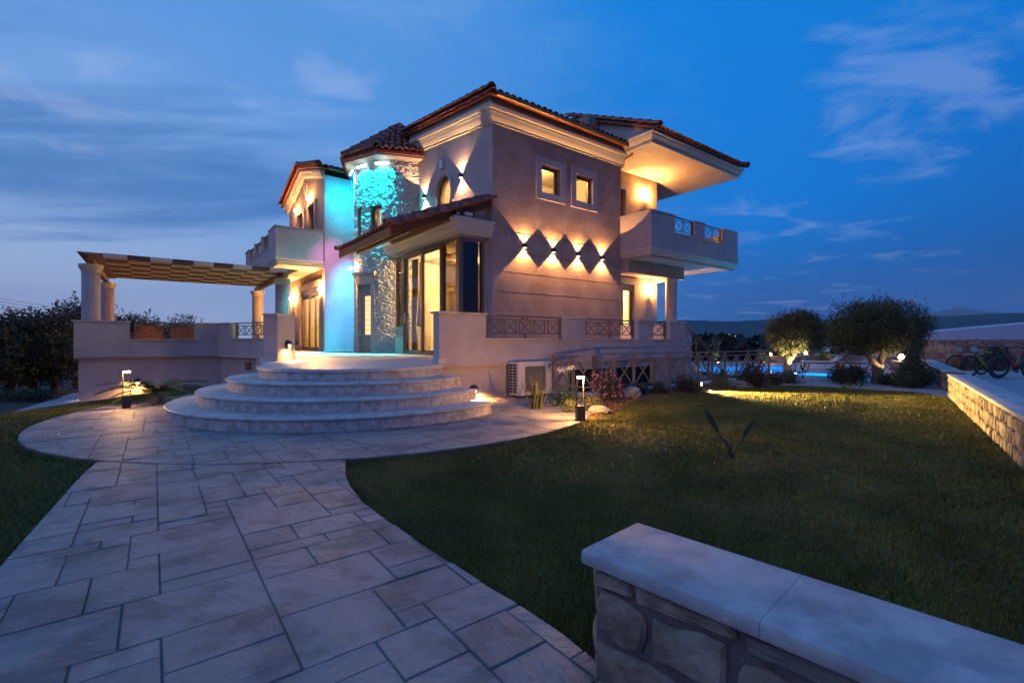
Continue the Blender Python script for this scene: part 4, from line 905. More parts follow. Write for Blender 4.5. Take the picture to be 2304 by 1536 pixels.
# ------------------------------------------------------------------ lamps
bulb_hot = lambda n, c, s: emit_mat(n, c, s)
def box_lamp(W, a, z, label, e=9.0, colr=(1, .50, .16), grp='up-and-down wall lamps'):
    t = thing('wall_lamp', label, 'wall lamp', tuple(HM @ Vector(W.P(a, 0, z - .06))), ANG, grp)
    b = MB(); W.box(b, a - .055, a + .055, .0, .095, z - .055, z + .055); b.build('housing', dark_metal, t)
    for s in (1, -1):
        g = MB(); W.box(g, a - .04, a + .04, .015, .08, z + s * .0555, z + s * .058); g.build('lens', emit_mat('hot_lens', (1, .74, .42), 14), t)
        lamp('beam', 'SPOT', HM @ Vector(W.P(a, .055, z + s * .075)), e * (.6 if s > 0 else .95), colr, t, .012, HM.to_3x3() @ Vector(W.P(0, .05, 0)) * 0 + Vector((0, 0, s)), rad(96), .03)
for a, lab in ((1.03, 'box wall lamp nearest the white bay on the taupe wall, throwing light up and down'), (2.09, 'second box wall lamp from the white bay in the row of four'), (3.09, 'third box wall lamp from the white bay in the row of four'), (4.15, 'box wall lamp beside the balcony, last of the row of four')): box_lamp(Wv, a, 3.0, lab, 300)
box_lamp(Wu, 3.83, 5.09, 'box wall lamp between the round tower and the oval window', 220, (1, .58, .28)); box_lamp(Wu, 1.53, 5.12, 'box wall lamp between the oval window and the corner of the house', 220, (1, .58, .28))
def sconce(W, a, z, label, P=22, colr=WARM, out=.11):
    t = thing('sconce', label, 'wall lamp', tuple(HM @ Vector(W.P(a, 0, z - .1))), ANG, 'glass wall sconces')
    c = W.P(a, out, z); b = MB(); W.box(b, a - .025, a + .025, 0, .014, z - .10, z + .0); p0 = W.P(a, 0.01, z - .05); p1 = W.P(a, out, z - .05); b.bar(p0, p1, .016, .016); b.lathe([(.02, -.055), (.036, -.045), (.036, -.036), (.0, -.036)], c, 14); b.build('bracket', dark_metal, t)
    MB().lathe([(.0, .068), (.026, .068), (.026, .075), (.0, .078)], c, 14).build('cap', dark_metal, t)
    MB().lathe([(.0, -.034), (.026, -.03), (.034, 0), (.026, .035), (.0, .045)], c, 14).build('bulb', emit_mat('sconce_glass_%d' % int(P * 10), colr, P * 420), t, True)
    return t
sconce(Ww, 12.9, 2.33, 'glowing sconce on the far side of the wing sliding door, beside the pergola column', 27); sconce(Ww, 8.34, 2.34, 'glowing sconce between the wing sliding door and the coloured wall', 22)
sconce(Ww, 12.1, 6.10, 'glowing sconce under the gable, above the farther upper window', 10); sconce(Ww, 10.0, 6.12, 'glowing sconce under the gable, above the nearer upper window', 10)
sconce(Wr, 7.64, 2.30, 'glowing sconce on the porch wall next to the white porch column', 17); sconce(Wr, 7.36, 5.78, 'glowing sconce on the upper wall above the big balcony', 17)
class Wt(Wall):
    def __init__(s): pass
    def P(s, a, d, z): p = rad(a); return (TC[0] - (TR + d) * math.cos(p), TC[1] - (TR + d) * math.sin(p), z)
    def box(s, mb, *k): pass
wt = Wt(); sc_t = sconce(wt, -3, 2.86, 'glowing sconce over the entrance door of the round tower', 1.6, (1, .58, .24), .22)

def bulkhead(pos, outw, label, e=6, r=.085):
    """round eyelid lamp throwing light down"""
    pos = Vector(pos); o = Vector(outw).normalized(); T = frame(pos, Vector((0, 0, 1)).cross(o), (0, 0, 1)); T = Matrix(( Vector((0,0,1)).cross(o), Vector((0,0,1)), o)).transposed().to_4x4(); T.translation = pos
    t = thing('eyelid_lamp', label, 'wall lamp', tuple(pos - Vector((0, 0, r))), 0, 'round eyelid lamps')
    MB('W').lathe([(r, 0), (r, .05), (r * .88, .06), (r * .84, .045), (0, .045)], (0, 0, 0), 24).xf(T).build('ring', dark_metal, t, True)
    MB('W').lathe([(r * .9, .045), (r * .86, .075), (r * .6, .10), (0, .115)], (0, 0, 0), 14, 0, math.pi).xf(T).build('lid', dark_metal, t, True)
    MB('W').lathe([(r * .80, .047), (r * .7, .062), (r * .4, .072), (0, .076)], (0, 0, 0), 14, math.pi, 2 * math.pi).xf(T).build('glass', emit_mat('eyelid_glass', (1, .78, .45), 3.5), t, True)
    lamp('glow', 'SPOT', pos + o * .085 + Vector((0, 0, -.03)), e, WARM, t, .05, o * .12 + Vector((0, 0, -1)), rad(165), .5)
nW = HM.to_3x3() @ Vector((0, -1, 0)); nU = HM.to_3x3() @ Vector((-1, 0, 0))
bulkhead(H(-7.37, 5.895, -.67), nW, 'round eyelid lamp on the wall behind the sago palm', 190)
bulkhead(H(-2.3, -2.655, -.50), nW, 'round eyelid lamp at the foot of the curved steps near the air conditioner', 190)
pd = (Vector((-4.62, 10.05, 0)) - Vector((-4.57, 9.2, 0))).normalized(); pn = Vector((pd.y, -pd.x, 0))
bulkhead(Vector((-4.57, 9.2, .33)) + pd * .42, pn, 'round eyelid lamp on the broad face of the terrace pillar', 120)
pd2 = (Vector((-4.72, 10.17, 0)) - Vector((-4.62, 10.05, 0))).normalized(); bulkhead(Vector((-4.67, 10.11, .33)), Vector((pd2.y, -pd2.x, 0)), 'round eyelid lamp on the narrow inner face of the terrace pillar', 40)
bulkhead(H(-8.545, 7.3, -1.15), nU, 'round eyelid lamp on the outer side wall above the side path', 70)

bulkhead(H(-8.395, 8.3, .33), -nU, 'added round eyelid lamp inside the left terrace parapet, unseen behind the railing', 420)  # added lamp, out of view, warms the underside of the pergola
bulkhead(H(-6.9, 6.025, .33), -nW, 'added unseen round eyelid lamp inside the front terrace parapet beneath the pergola', 420)  # second added lamp, unseen from the camera, lights the pergola boards

def bollard(x, y, rz, label, e=30):
    t = thing('bollard_lamp', label, 'bollard lamp', (x, y, PAVE - .005), rz, 'square path bollards'); T = Matrix.Translation((x, y, PAVE - .005)) @ Matrix.Rotation(rz, 4, 'Z')
    MB('W').box(-.055, .055, -.055, .055, 0, .20).xf(T).build('base', dark_metal, t)
    for s in (-1, 1): MB('W').box(s * .055, s * .045, -.018, .018, .2005, .60).xf(T).build('upright', dark_metal, t)
    MB('W').box(-.055, .055, -.052, .052, .6005, .625).xf(T).build('head', dark_metal, t)
    MB('W').box(-.042, .042, -.045, .045, .575, .600).xf(T).build('lens', emit_mat('bollard_lens', (1, .70, .34), 75), t)
    lamp('glow', 'POINT', T @ Vector((0, 0, .53)), e, (1, .50, .15), t, .03)
bollard(-6.22, 7.62, .62, 'bronze bollard lamp glowing beside the sago palm', 42); bollard(.93, 6.44, .15, 'bronze bollard lamp glowing in front of the planted bed', 150)

# LED battens on the tower
for k, (p, lab, cl_) in enumerate(((47, 'cyan light batten high on the tower facing the garden', (.0, .85, 1)), (19, 'cyan light batten high on the tower next to the garden-facing one', (.0, .85, 1)), (-9, 'cyan light batten high on the tower turned to the white wall', (.0, .8, 1)))):
    t = thing('light_batten', lab, 'light batten', tuple(HM @ Vector(wt.P(p, .05, 6.10))), ANG, 'light battens on the tower')
    c = HM @ Vector(wt.P(p, .16, 6.17)); o = (c - (HM @ Vector((TC[0], TC[1], 6.17)))).normalized(); s = Vector((-o.y, o.x, 0))
    MB('W').bar(c - s * .23, c + s * .23, .05, .05).build('tube', emit_mat('cyan_tube', (.55, .95, 1), 9), t)
    for q in (-.18, .18): MB('W').bar(c + s * q + Vector((0, 0, .035)), c + s * q - o * .14 + Vector((0, 0, .02)), .02, .02).build('arm', dark_metal, t)
    lamp('wash', 'AREA', c + Vector((0, 0, -.04)) , 70 if k < 2 else 16, cl_ if k < 2 else (.40, .70, 1.0), t, aim=(-o * (.10 if k < 2 else -.25) + Vector((0, 0, -1))))
    L_ = t.children[-1].data; L_.shape = 'RECTANGLE'; L_.size = .45; L_.size_y = .05
    L_.spread = rad(120)
    if k < 2: lamp('graze', 'SPOT', c + Vector((0, 0, -.05)), 3200, cl_, t, .03, -o * .055 + Vector((0, 0, -1)), rad(62), .7)
    if k == 2:
        L_.spread = rad(180)
        lamp('violet_wash', 'SPOT', c + Vector((0, 0, -.06)), 700, (1.0, .20, .85), t, .04, (HM.to_3x3() @ Vector((-.15, 1.87, -3.5))), rad(38), 1.0)
        lamp('blue_wash', 'SPOT', c + Vector((0, 0, -.06)), 7200, (.0, .48, 1.0), t, .04, (HM.to_3x3() @ Vector((.9, 1.87, -5.2))), rad(34), .8)
        lamp('cyan_wash', 'SPOT', c + Vector((0, 0, -.06)), 650, (.0, .58, 1.0), t, .04, (HM.to_3x3() @ Vector((.6, 1.87, -.45))), rad(84), .9)

# small fixings
t = MB(); t.box(-.06, -.002, 2.62, 2.80, 5.66, 5.93); t = t.build('alarm_box', white_p); tag(t, 'white alarm box on the wall above the oval window', 'alarm box')
def cctv(pos, d, label):
    d = Vector(d).normalized(); pos = Vector(pos); t = thing('security_camera', label, 'camera', tuple(pos), 0, 'security cameras on the house')
    MB('W').lathe([(.045, 0), (.045, .03), (0, .03)], tuple(pos), 12).build('mount', white_p, t); MB('W').bar(pos + Vector((0, 0, .03)), pos + Vector((0, 0, .09)), .02, .02).build('arm', white_p, t)
    MB('W').bar(pos + Vector((0, 0, .11)) - d * .06, pos + Vector((0, 0, .11)) + d * .14, .07, .07).build('body', white_p, t); MB('W').bar(pos + Vector((0, 0, .11)) + d * .14, pos + Vector((0, 0, .11)) + d * .19, .075, .075).build('visor', black, t)
cctv(H(-.98, .12, 3.47), HM.to_3x3() @ Vector((-.6, -.4, -.1)), 'white security camera on the bay cornice turned to the entrance'); cctv(H(-.80, -.02, 3.47), HM.to_3x3() @ Vector((.8, -.35, -.15)), 'white security camera on the bay cornice turned to the taupe wall')
cctv(H(10.28, -1.1, 3.32), HM.to_3x3() @ Vector((1, 0, 0)), 'black-nosed security camera at the far end of the big balcony')

# ------------------------------------------------------------------ air conditioner
ac = hthing('air_conditioner', 'white outdoor air conditioning unit with round fan grille against the base wall', 'air conditioner', -1.15, -2.95, -.70)
u0, u1, v0, v1, z0, z1 = -1.57, -.73, -3.10, -2.78, -.64, .0
acm = mat('ac_shell', (.62, .56, .50), .5); MB().box(u0, u1, v0, v1, z0, z1).build('case', acm, ac, bevel=.012)
for u in (u0 + .12, u1 - .12): MB().box(u - .05, u + .05, v0 + .02, v1 - .02, -.70, z0 - .001).build('foot', dark_metal, ac)
MB().box(u0 + .16, u1 - .17, v0 - .006, v0 + .002, z0 + .07, z1 - .09).build('fan_well', mat('fan_shade', (.06, .055, .05), .7), ac)
gr = MB()
for k in range(11): z = z0 + .09 + k * .047; gr.bar((u0 + .16, v0 - .012, z), (u1 - .17, v0 - .012, z), .006, .006)
for k in range(13): u = u0 + .17 + k * .041; gr.bar((u, v0 - .016, z0 + .07), (u, v0 - .016, z1 - .09), .006, .006)
gr.build('grille', mat('grille_wire', (.34, .31, .28), .5), ac)
fb = MB()
for k in range(3):
    a = k * 2.094 + .4; c = (u0 + .41, v0 - .009, z0 + .29)
    fb.add([(c[0] + r * math.cos(a + q), c[1], c[2] + r * math.sin(a + q)) for r, q in ((.03, 0), (.21, -.1), (.22, .5), (.14, .9))], [(0, 1, 2, 3)])
fb.build('fan', mat('fan_blade', (.12, .11, .10), .5), ac)
for i in range(2):
    for j in range(10): MB().box(u0 - .004, u0 + .003, v0 + .06 + i * .13, v0 + .165 + i * .13, z0 + .05 + j * .056, z0 + .092 + j * .056).build('vent_slot', black, ac)
def text(s, size, m, mt, parent, name='lettering'):
    cu = bpy.data.curves.new(name, 'FONT'); cu.body = s; cu.size = size; cu.extrude = .001; cu.align_x = 'CENTER'
    tmp = bpy.data.objects.new(name, cu); col.objects.link(tmp); dg = bpy.context.evaluated_depsgraph_get(); me = bpy.data.meshes.new_from_object(tmp.evaluated_get(dg)); bpy.data.objects.remove(tmp)
    me.materials.clear(); me.materials.append(mt); return place(me, name, parent, m)
Tf = lambda u, z: HM @ Matrix.Translation((u, v0 - .004, z)) @ Matrix.Rotation(rad(90), 4, 'X')
text('GREE', .045, Tf(u1 - .08, z1 - .19), mat('logo_grey', (.12, .12, .13), .5), ac)
for nm, c, a0, a1 in (('logo_arc', mat('logo_navy', (.015, .02, .06), .4), .6, 4.6), ('logo_mark', mat('logo_red', (.45, .03, .02), .4), 4.7, 6.7)):
    MB().add([(u1 - .08 + r * math.cos(a0 + (a1 - a0) * k / 14), v0 - .006, z1 - .105 + r * math.sin(a0 + (a1 - a0) * k / 14)) for k in range(15) for r in (.018, .038)], [(2 * k, 2 * k + 1, 2 * k + 3, 2 * k + 2) for k in range(14)]).build(nm, c, ac)

# ------------------------------------------------------------------ garden fence round the light well
fence = hthing('garden_fence', 'bronze metal fence with crossed bars on a low kerb beside the house', 'fence', 3.5, -3.6, -.7)
fm = mat('fence_metal', (.33, .235, .165), .42, .2)
FP = [(-.39, -2.76), (-.06, -3.6), (7.4, -3.6)]; zt = .12; zb = -.62
def fence_run(p, q, n):
    p = Vector((*p, 0)); q = Vector((*q, 0)); d = q - p
    MB().bar(p + Vector((0, 0, zt)), q + Vector((0, 0, zt)), .06, .032).build('top_rail', fm, fence)
    for z in (zt - .10, -.53): MB().bar(p + Vector((0, 0, z)), q + Vector((0, 0, z)), .03, .025).build('rail', fm, fence)
    for i in range(n + 1):
        c = p + d * (i / n); full = i % 2 == 0 or n < 4
        MB().bar(c + Vector((0, 0, zb if full else -.53)), c + Vector((0, 0, zt - .015 if full else zt - .10)), .05 if full else .045, .05 if full else .06).build('post', fm, fence)
    dn = d.normalized()
    for i in range(n):
        a = p + d * (i / n) + dn * .04; b = p + d * ((i + 1) / n) - dn * .04
        for c_, e_ in ((a, b), (b, a)): MB().bar(c_ + Vector((0, 0, -.53)), e_ + Vector((0, 0, zt - .10)), .022, .022).build('brace', fm, fence)
fence_run(FP[0], FP[1], 2); fence_run(FP[1], FP[2], 12)
kerbm = mat('kerb_concrete', (.42, .38, .34), .7, noise=(6, .12), bump=(25, .3, .01))
MB().box(-.22, 7.5, -3.76, -3.46, -.95, -.665).build('kerb_wall', kerbm, fence); MB().box(-.26, 7.54, -3.80, -3.42, -.664, -.625).build('kerb_coping', stone_c, fence)
MB().prism([(-.55, -2.66, -.95), (-.22, -3.46, -.95), (-.06, -3.42, -.95), (-.38, -2.66, -.95)], (0, 0, .32)).build('kerb_return', kerbm, fence)

# ------------------------------------------------------------------ stone walls
stone_col = [mat('fieldstone_%s' % n, c, .85, noise=(9, .22), objvar=.18, bump=(22, .8, .02), mixcol=(c2, 7, .42, .60)) for n, c, c2 in (('tan', (.34, .245, .17), (.19, .125, .085)), ('buff', (.42, .325, .24), (.24, .17, .12)), ('grey', (.29, .23, .19), (.16, .12, .10)))]
mortar = mat('mortar', (.18, .145, .135), .95, noise=(9, .3), bump=(40, 1.0, .02))
def stone_piece(w, h, dp, R_, irr):
    """one rough stone: jittered outline, chamfered and slightly domed"""
    k = 12; base = [(-w / 2, -h / 2), (-w / 6, -h / 2), (w / 6, -h / 2), (w / 2, -h / 2), (w / 2, -h / 6), (w / 2, h / 6), (w / 2, h / 2), (w / 6, h / 2), (-w / 6, h / 2), (-w / 2, h / 2), (-w / 2, h / 6), (-w / 2, -h / 6)]
    m_ = min(w, h); P = [(x + R_.uniform(-irr, irr) * m_, y + R_.uniform(-irr, irr) * m_) for x, y in base]
    for c in (0, 3, 6, 9):
        q = R_.choice((.0, .03, .06, .12)); P[c] = (P[c][0] - math.copysign(q * m_ * .5, P[c][0]), P[c][1] - math.copysign(q * m_ * .5, P[c][1]))
    t1, t2 = R_.uniform(-.25, .25) * dp, R_.uniform(-.25, .25) * dp
    def dep(x, y): return dp * (.95 + .12 * R_.uniform(-1, 1)) + t1 * x / w + t2 * y / h
    e1 = .006 / m_ + .03
    vs = [(x, y, -.05) for x, y in P] + [(x, y, dp * .45) for x, y in P] + [(x * (1 - e1 * m_ / w * 2), y * (1 - e1 * m_ / h * 2), dep(x, y)) for x, y in P] + [(x * .5, y * .5, dep(x, y) * 1.06) for x, y in P] + [(0, 0, dp * 1.03)]
    fs = [(i + r * k, (i + 1) % k + r * k, (i + 1) % k + (r + 1) * k, i + (r + 1) * k) for r in (0, 1, 2) for i in range(k)] + [(3 * k + i, 3 * k + (i + 1) % k, 4 * k) for i in range(k)]
    return vs, fs
def stone_wall(name, label, A, B, t, z0, z1, faces, seed, cap=True, sw=(.14, .34), sh=(.09, .17), irr=.10, capw=.05, caps_=1.0, limit=300, ends=(), capt=.045, proud=.022):
    A = Vector((*A, 0)); B = Vector((*B, 0)); d = B - A; Ln = d.length; d.normalize(); n = Vector((d.y, -d.x, 0)); R_ = random.Random(seed)
    w = thing(name, label, 'stone wall', (A.x, A.y, z0), 0); up = Vector((0, 0, 1))
    P = [A, B, B - n * t, A - n * t]; MB('W').prism([(p.x, p.y, z0) for p in P], (0, 0, z1 - z0)).build('mortar_core', mortar, w)
    runs = []
    if 'f' in faces: runs.append((A, d, n, Ln))
    if 'b' in faces: runs.append((B - n * t, -d, -n, Ln))
    if 'a' in ends: runs.append((A - n * t, n, -d, t))
    if 'b' in ends: runs.append((B, -n, d, t))
    pieces = []
    for (o, dr, nr, L_) in runs:
        z = z0 + .005
        while z < z1 - .03:
            h = min(R_.uniform(*sh), z1 - z)
            if z1 - z - h < .05: h = z1 - z
            x = -.0
            while x < L_ - .02:
                ww = R_.uniform(*sw)
                if L_ - x - ww < sw[0] * .6: ww = L_ - x
                ww = min(ww, L_ - x)
                if h > sh[1] * .8 and R_.random() < .22 and ww > sw[0] * 1.2:
                    for q in (0, 1): pieces.append((o + dr * (x + ww / 2) + up * (z + h * (.25 + .5 * q)), dr, nr, ww - .022, h / 2 - .018))
                else: pieces.append((o + dr * (x + ww / 2) + up * (z + h / 2 + R_.uniform(-.008, .008)), dr, nr, ww - R_.uniform(.012, .028), h - R_.uniform(.012, .024)))
                x += ww
            z += h
    pieces.sort(key=lambda p: p[3] * p[4] / (p[0].x ** 2 + p[0].y ** 2), reverse=True)
    rest = MB('W')
    for i, (c, dr, nr, ww, hh) in enumerate(pieces):
        if ww < .02 or hh < .015: continue
        vs, fs = stone_piece(ww, hh, proud, R_, irr); m = Matrix((dr, up, nr)).transposed().to_4x4(); m.translation = c; m = m @ Matrix.Rotation(R_.uniform(-.05, .05) * irr * 10, 4, 'Z')
        q = MB('W').add(vs, fs).xf(m)
        if i < limit: q.build('stone', stone_col[R_.choice((0, 0, 1, 1, 2))], w)
        else: rest.add(q.v, q.f)
    if rest.v: setk(rest.build('far_stones', stone_col[0], w), 'stuff')
    if cap:
        x = -capw if 'a' in ends or True else 0; e = Ln + capw; k = 0
        while x < e - .05:
            q = min(x + caps_, e); q = e if e - q < .25 else q
            a, b = A + d * (x + .0006), A + d * (q - .0006); c = [a + n * capw, b + n * capw, b - n * (t + capw), a - n * (t + capw)]
            rr = .012; W_ = t + 2 * capw; pr = [(0, rr), (rr * .3, rr * .3), (rr, 0), (W_ - rr, 0), (W_ - rr * .3, rr * .3), (W_, rr), (W_, capt - rr), (W_ - rr * .3, capt - rr * .3), (W_ - rr, capt), (rr, capt), (rr * .3, capt - rr * .3), (0, capt - rr)]
            MB('W').prism([tuple(a + n * capw - n * o_ + Vector((0, 0, z1 + .001 + h_))) for o_, h_ in pr], b - a).build('cap_slab', cap_m, w, True); x = q; k += 1
    return w
cap_m = mat('pale_cap_stone', (.50, .45, .43), .55, noise=(14, .14), objvar=.05, mixcol=((.33, .295, .29), 4.5, .44, .60), bump=(34, .5, .008))
CZ_ = -.305
# the wall beside the camera, the wall down the right of the lawn, its continuation, the boundary wall behind the bicycles
fa, fb_ = Vector((.265, 1.47)), Vector((.69, -.73)).normalized()
stone_wall('garden_wall', 'low fieldstone wall with pale slab cap at the near corner of the lawn', fa, fa + fb_ * 2.2, .265, -.95, CZ_, 'fb', 21, sw=(.12, .32), sh=(.075, .15), irr=.11, ends=('a',), caps_=.52, capw=.035, proud=.026)
wa, wb = Vector((8.74, 9.44)), Vector((2.2, 1.28)); dd_ = (wb - wa).normalized()
stone_wall('garden_wall', 'long low stone wall with pale cap running along the lawn past the bicycles', wb, wa, -.30, -.95, CZ_, 'f', 22, sw=(.10, .24), sh=(.09, .19), irr=.16, capw=.03, caps_=1.1) if False else None
def long_wall(label, near, far, seed, **k): 
    # front face looks towards the lawn: travel from far to near puts it on the right-hand side
    return stone_wall('garden_wall', label, far, near, .29, -.95, CZ_, 'f', seed, **k)
long_wall('long low stone wall with pale cap running along the lawn past the bicycles', (2.2, 1.28), (8.74, 9.44), 22, sw=(.10, .24), sh=(.10, .20), irr=.16, capw=.03, caps_=1.1, ends=('a',))
long_wall('low stone wall with pale cap beyond the gap, beside the juniper', (9.70, 10.60), (14.6, 16.8), 23, sw=(.12, .26), sh=(.10, .18), irr=.14, capw=.03, caps_=1.2, ends=('b',))
stone_wall('boundary_wall', 'taller squared-stone boundary wall behind the parked bicycles', (16.9, 19.4), (27.5, 18.2), .35, -.95, .44, 'f', 24, sw=(.28, .72), sh=(.20, .42), irr=.05, capw=.04, caps_=2.0, capt=.06)
stone_wall('pool_wall', 'low stone wall at the far side of the pool with globe lamps on its piers', (13.2, 24.5), (21.4, 24.5), .3, -1.0, -.42, 'f', 25, sw=(.22, .55), sh=(.10, .22), irr=.06, capw=.03, caps_=2.0, limit=60)
# ------------------------------------------------------------------ planting helpers
def leaf_mat(name, c, var=.35): 
    if name in MATS: return MATS[name]
    m = mat(name, c, .6, noise=(5, var), mixcol=(tuple(x * .55 for x in c), 2.2, .45, .7)); return m
def leaf_cloud(pts, size, rs, flat=0.0, aspect=.45, updir=None):
    """diamond leaves at the given points"""
    n = len(pts); a = rs.randn(n, 3); a /= np.linalg.norm(a, axis=1)[:, None]
    if updir is not None: a = a * (1 - updir) + np.array([0, 0, 1]) * updir; a /= np.linalg.norm(a, axis=1)[:, None]
    b = np.cross(a, rs.randn(n, 3)); b /= np.linalg.norm(b, axis=1)[:, None]; s = (size * rs.uniform(.6, 1.25, n))[:, None]
    V = np.stack([pts - a * s * .5, pts + b * s * aspect * .5, pts + a * s * .5, pts - b * s * aspect * .5], 1).reshape(-1, 3)
    return V, np.arange(len(V)).reshape(-1, 4)
def crown_pts(lobes, n, rs, shell=.45, clump=.09, per=14):
    """leaf positions: twigs spread through each lobe, denser near its surface"""
    out = []; tot = sum(l[3] * l[4] * l[5] for l in lobes)
    for (cx_, cy_, cz_, rx, ry, rz) in lobes:
        m = max(3, int(n * rx * ry * rz / tot / per)); d = rs.randn(m, 3); d /= np.linalg.norm(d, axis=1)[:, None]
        r = (1 - shell * rs.rand(m) ** 1.6) * (1 + .10 * np.sin(d[:, 0] * 7 + cx_) * np.sin(d[:, 2] * 6 + 1) + .05 * rs.randn(m))
        c = d * r[:, None] * np.array([rx, ry, rz]) + np.array([cx_, cy_, cz_])
        out.append((c[:, None, :] + rs.randn(m, per, 3) * clump).reshape(-1, 3))
    return np.vstack(out)
def tree(name, label, base, limbs, lobes, n, size, lm, bark, seed, cat='tree', group=None, shell=.5, clump=.09, aspect=.4, sprigs=0):
    rs = np.random.RandomState(seed); t = thing(name, label, cat, base, 0, group)
    tr = MB('W')
    for pts, rr in limbs: tr.tube([tuple(base[i] + p[i] for i in range(3)) for p in pts], rr, 9)
    tr.build('trunk', bark, t, True)
    L_ = [(base[0] + a, base[1] + b, base[2] + c, *r) for a, b, c, *r in lobes]
    P = crown_pts(L_, n, rs, shell, clump)
    if sprigs:
        q = crown_pts([(a, b, c, x * 1.06, y * 1.06, z * 1.1) for a, b, c, x, y, z in L_], sprigs, rs, .03, .03, 1); up = np.linspace(0, 1, 9)
        P = np.vstack([P] + [q + np.array([rs.randn() * .03, rs.randn() * .03, .22 * k]) + rs.randn(*q.shape) * .02 for k in up])
    V, F = leaf_cloud(P, size, rs, aspect=aspect); bigmesh('crown', V, F, lm, t); return t
bark_o = mat('olive_bark', (.20, .15, .10), .9, noise=(12, .35), bump=(18, .9, .04)); bark_d = mat('dark_bark', (.06, .045, .035), .9)
olive = leaf_mat('olive_leaf', (.095, .095, .026)); hedge_l = leaf_mat('hedge_leaf', (.040, .050, .020))
# two clipped olive trees
bB = (*pix(1975, 862), GROUND); bS = (*pix(1774, 845), GROUND)
tree('olive_tree', 'large clipped olive tree with forked trunk and double-domed crown', bB, [([(0, 0, -.05), (.0, 0, .25), (.02, 0, .50)], [.17, .13, .12]), ([(.0, 0, .42), (-.22, -.02, .68), (-.42, .0, .98), (-.6, .05, 1.25)], [.10, .075, .06, .03]), ([(.02, 0, .42), (.16, .05, .72), (.36, .05, 1.02), (.6, .0, 1.3)], [.10, .075, .055, .03]), ([(.3, .05, .95), (.45, .3, 1.25)], [.05, .02]), ([(-.4, 0, .95), (-.35, -.35, 1.3)], [.05, .02])],
     [(-.50, 0, 1.46, .70, .74, .70), (.52, .05, 1.50, .76, .74, .68), (-.05, .0, 1.66, .62, .65, .58), (-.75, .1, 1.2, .42, .55, .42), (.85, .1, 1.25, .45, .55, .45), (.1, 0, 1.15, .6, .6, .35)], 44000, .060, olive, bark_o, 1, group='clipped olive trees', sprigs=60, clump=.06)
tree('olive_tree', 'smaller clipped olive tree at the pool edge with white-lit trunk', bS, [([(0, 0, -.05), (-.05, 0, .3), (.05, 0, .62)], [.17, .12, .10]), ([(.03, 0, .5), (.3, 0, .85), (.6, 0, 1.1)], [.08, .06, .03]), ([(.03, 0, .55), (.05, .1, .9), (0, .1, 1.3)], [.08, .06, .03])],
     [(.10, 0, 1.40, .70, .75, .66), (.62, .05, 1.32, .62, .7, .60), (-.12, 0, 1.2, .5, .6, .45), (.4, 0, 1.6, .5, .6, .5), (.85, 0, 1.15, .42, .5, .42)], 36000, .07, olive, bark_o, 2, group='clipped olive trees', sprigs=50, clump=.07)
def uplight(x, y, label, e, aim, spot=70, colr=(1, .74, .36), r=.04, z=GROUND):
    t = thing('garden_spotlight', label, 'spotlight', (x, y, z), 0, 'small garden spotlights'); a = Vector(aim).normalized(); p = Vector((x, y, z + .07))
    MB('W').bar((x, y, z - .02), (x, y, z + .05), .015, .015).build('spike', black, t); MB('W').tube([p - a * .05, p + a * .03], r, 10).build('housing', black, t, True)
    MB('W').tube([p + a * .0305, p + a * .036], r * .85, 10).build('lens', emit_mat('spot_lens', (1, .85, .55), 60), t, True); lamp('beam', 'SPOT', p + a * .05, e, colr, t, .03, a, rad(spot), .5)
uplight(bB[0] + .04, bB[1] - .42, 'small spotlight at the foot of the large olive tree', 330, (.02, .32, 1)); uplight(bS[0] - .02, bS[1] - .42, 'small spotlight at the foot of the smaller olive tree', 380, (0, .3, 1))
lx, ly = pix(1573, 880); uplight(lx, ly - .05, 'small spotlight at the edge of the bed shining low across the lawn', 3800, (.66, -.74, -.13), 84, (1, .64, .18), .045, GROUND + .10)
# dark trees beyond the left terrace
def round_tree(px, Y, top, wd, seed, label, base_z=None):
    X = (px - 1152) / 1062 * Y; z0 = gz(X, Y) if base_z is None else base_z; h = .39 + (768 - top) / 1062 * Y - z0
    tree('olive_tree', label, (X, Y, z0), [([(0, 0, -.1), (.05, 0, h * .25), (0, .05, h * .5)], [.14, .10, .05]), ([(.03, 0, h * .2), (-wd * .3, 0, h * .6)], [.08, .02]), ([(.03, 0, h * .25), (wd * .3, .1, h * .6)], [.07, .02])],
         [(0, 0, h * .56, wd * .52, wd * .5, h * .40), (-wd * .28, .1, h * .42, wd * .36, wd * .4, h * .32), (wd * .28, -.1, h * .45, wd * .36, wd * .4, h * .34), (wd * .1, 0, h * .78, wd * .3, wd * .3, h * .2), (-wd * .15, 0, h * .74, wd * .28, wd * .3, h * .2)], 9500, .14, hedge_l, bark_d, seed, group='dark trees left of the terrace', shell=.75, clump=.13, sprigs=70)
for k, (px, Y, top, wd, lab) in enumerate(((-40, 16.5, 706, 2.6, 'dark bushy tree at the far left edge of the garden, outermost of the row'), (22, 17.5, 700, 2.4, 'dark bushy tree second from the outer end of the left row'), (72, 18.0, 700, 2.3, 'dark bushy tree in the middle of the left row'), (122, 18.0, 692, 2.2, 'dark bushy tree just outside the terrace corner'), (172, 20.5, 672, 2.3, 'tall dark tree rising behind the corner column of the pergola'), (272, 25, 698, 2.2, 'dark treetop beside the rear pergola column'), (322, 26, 706, 2.2, 'dark treetop above the long terrace railing'), (404, 27, 712, 2.2, 'dark treetop above the parapet, away from the pergola columns'))): round_tree(px, Y, top, wd, 30 + k, lab)

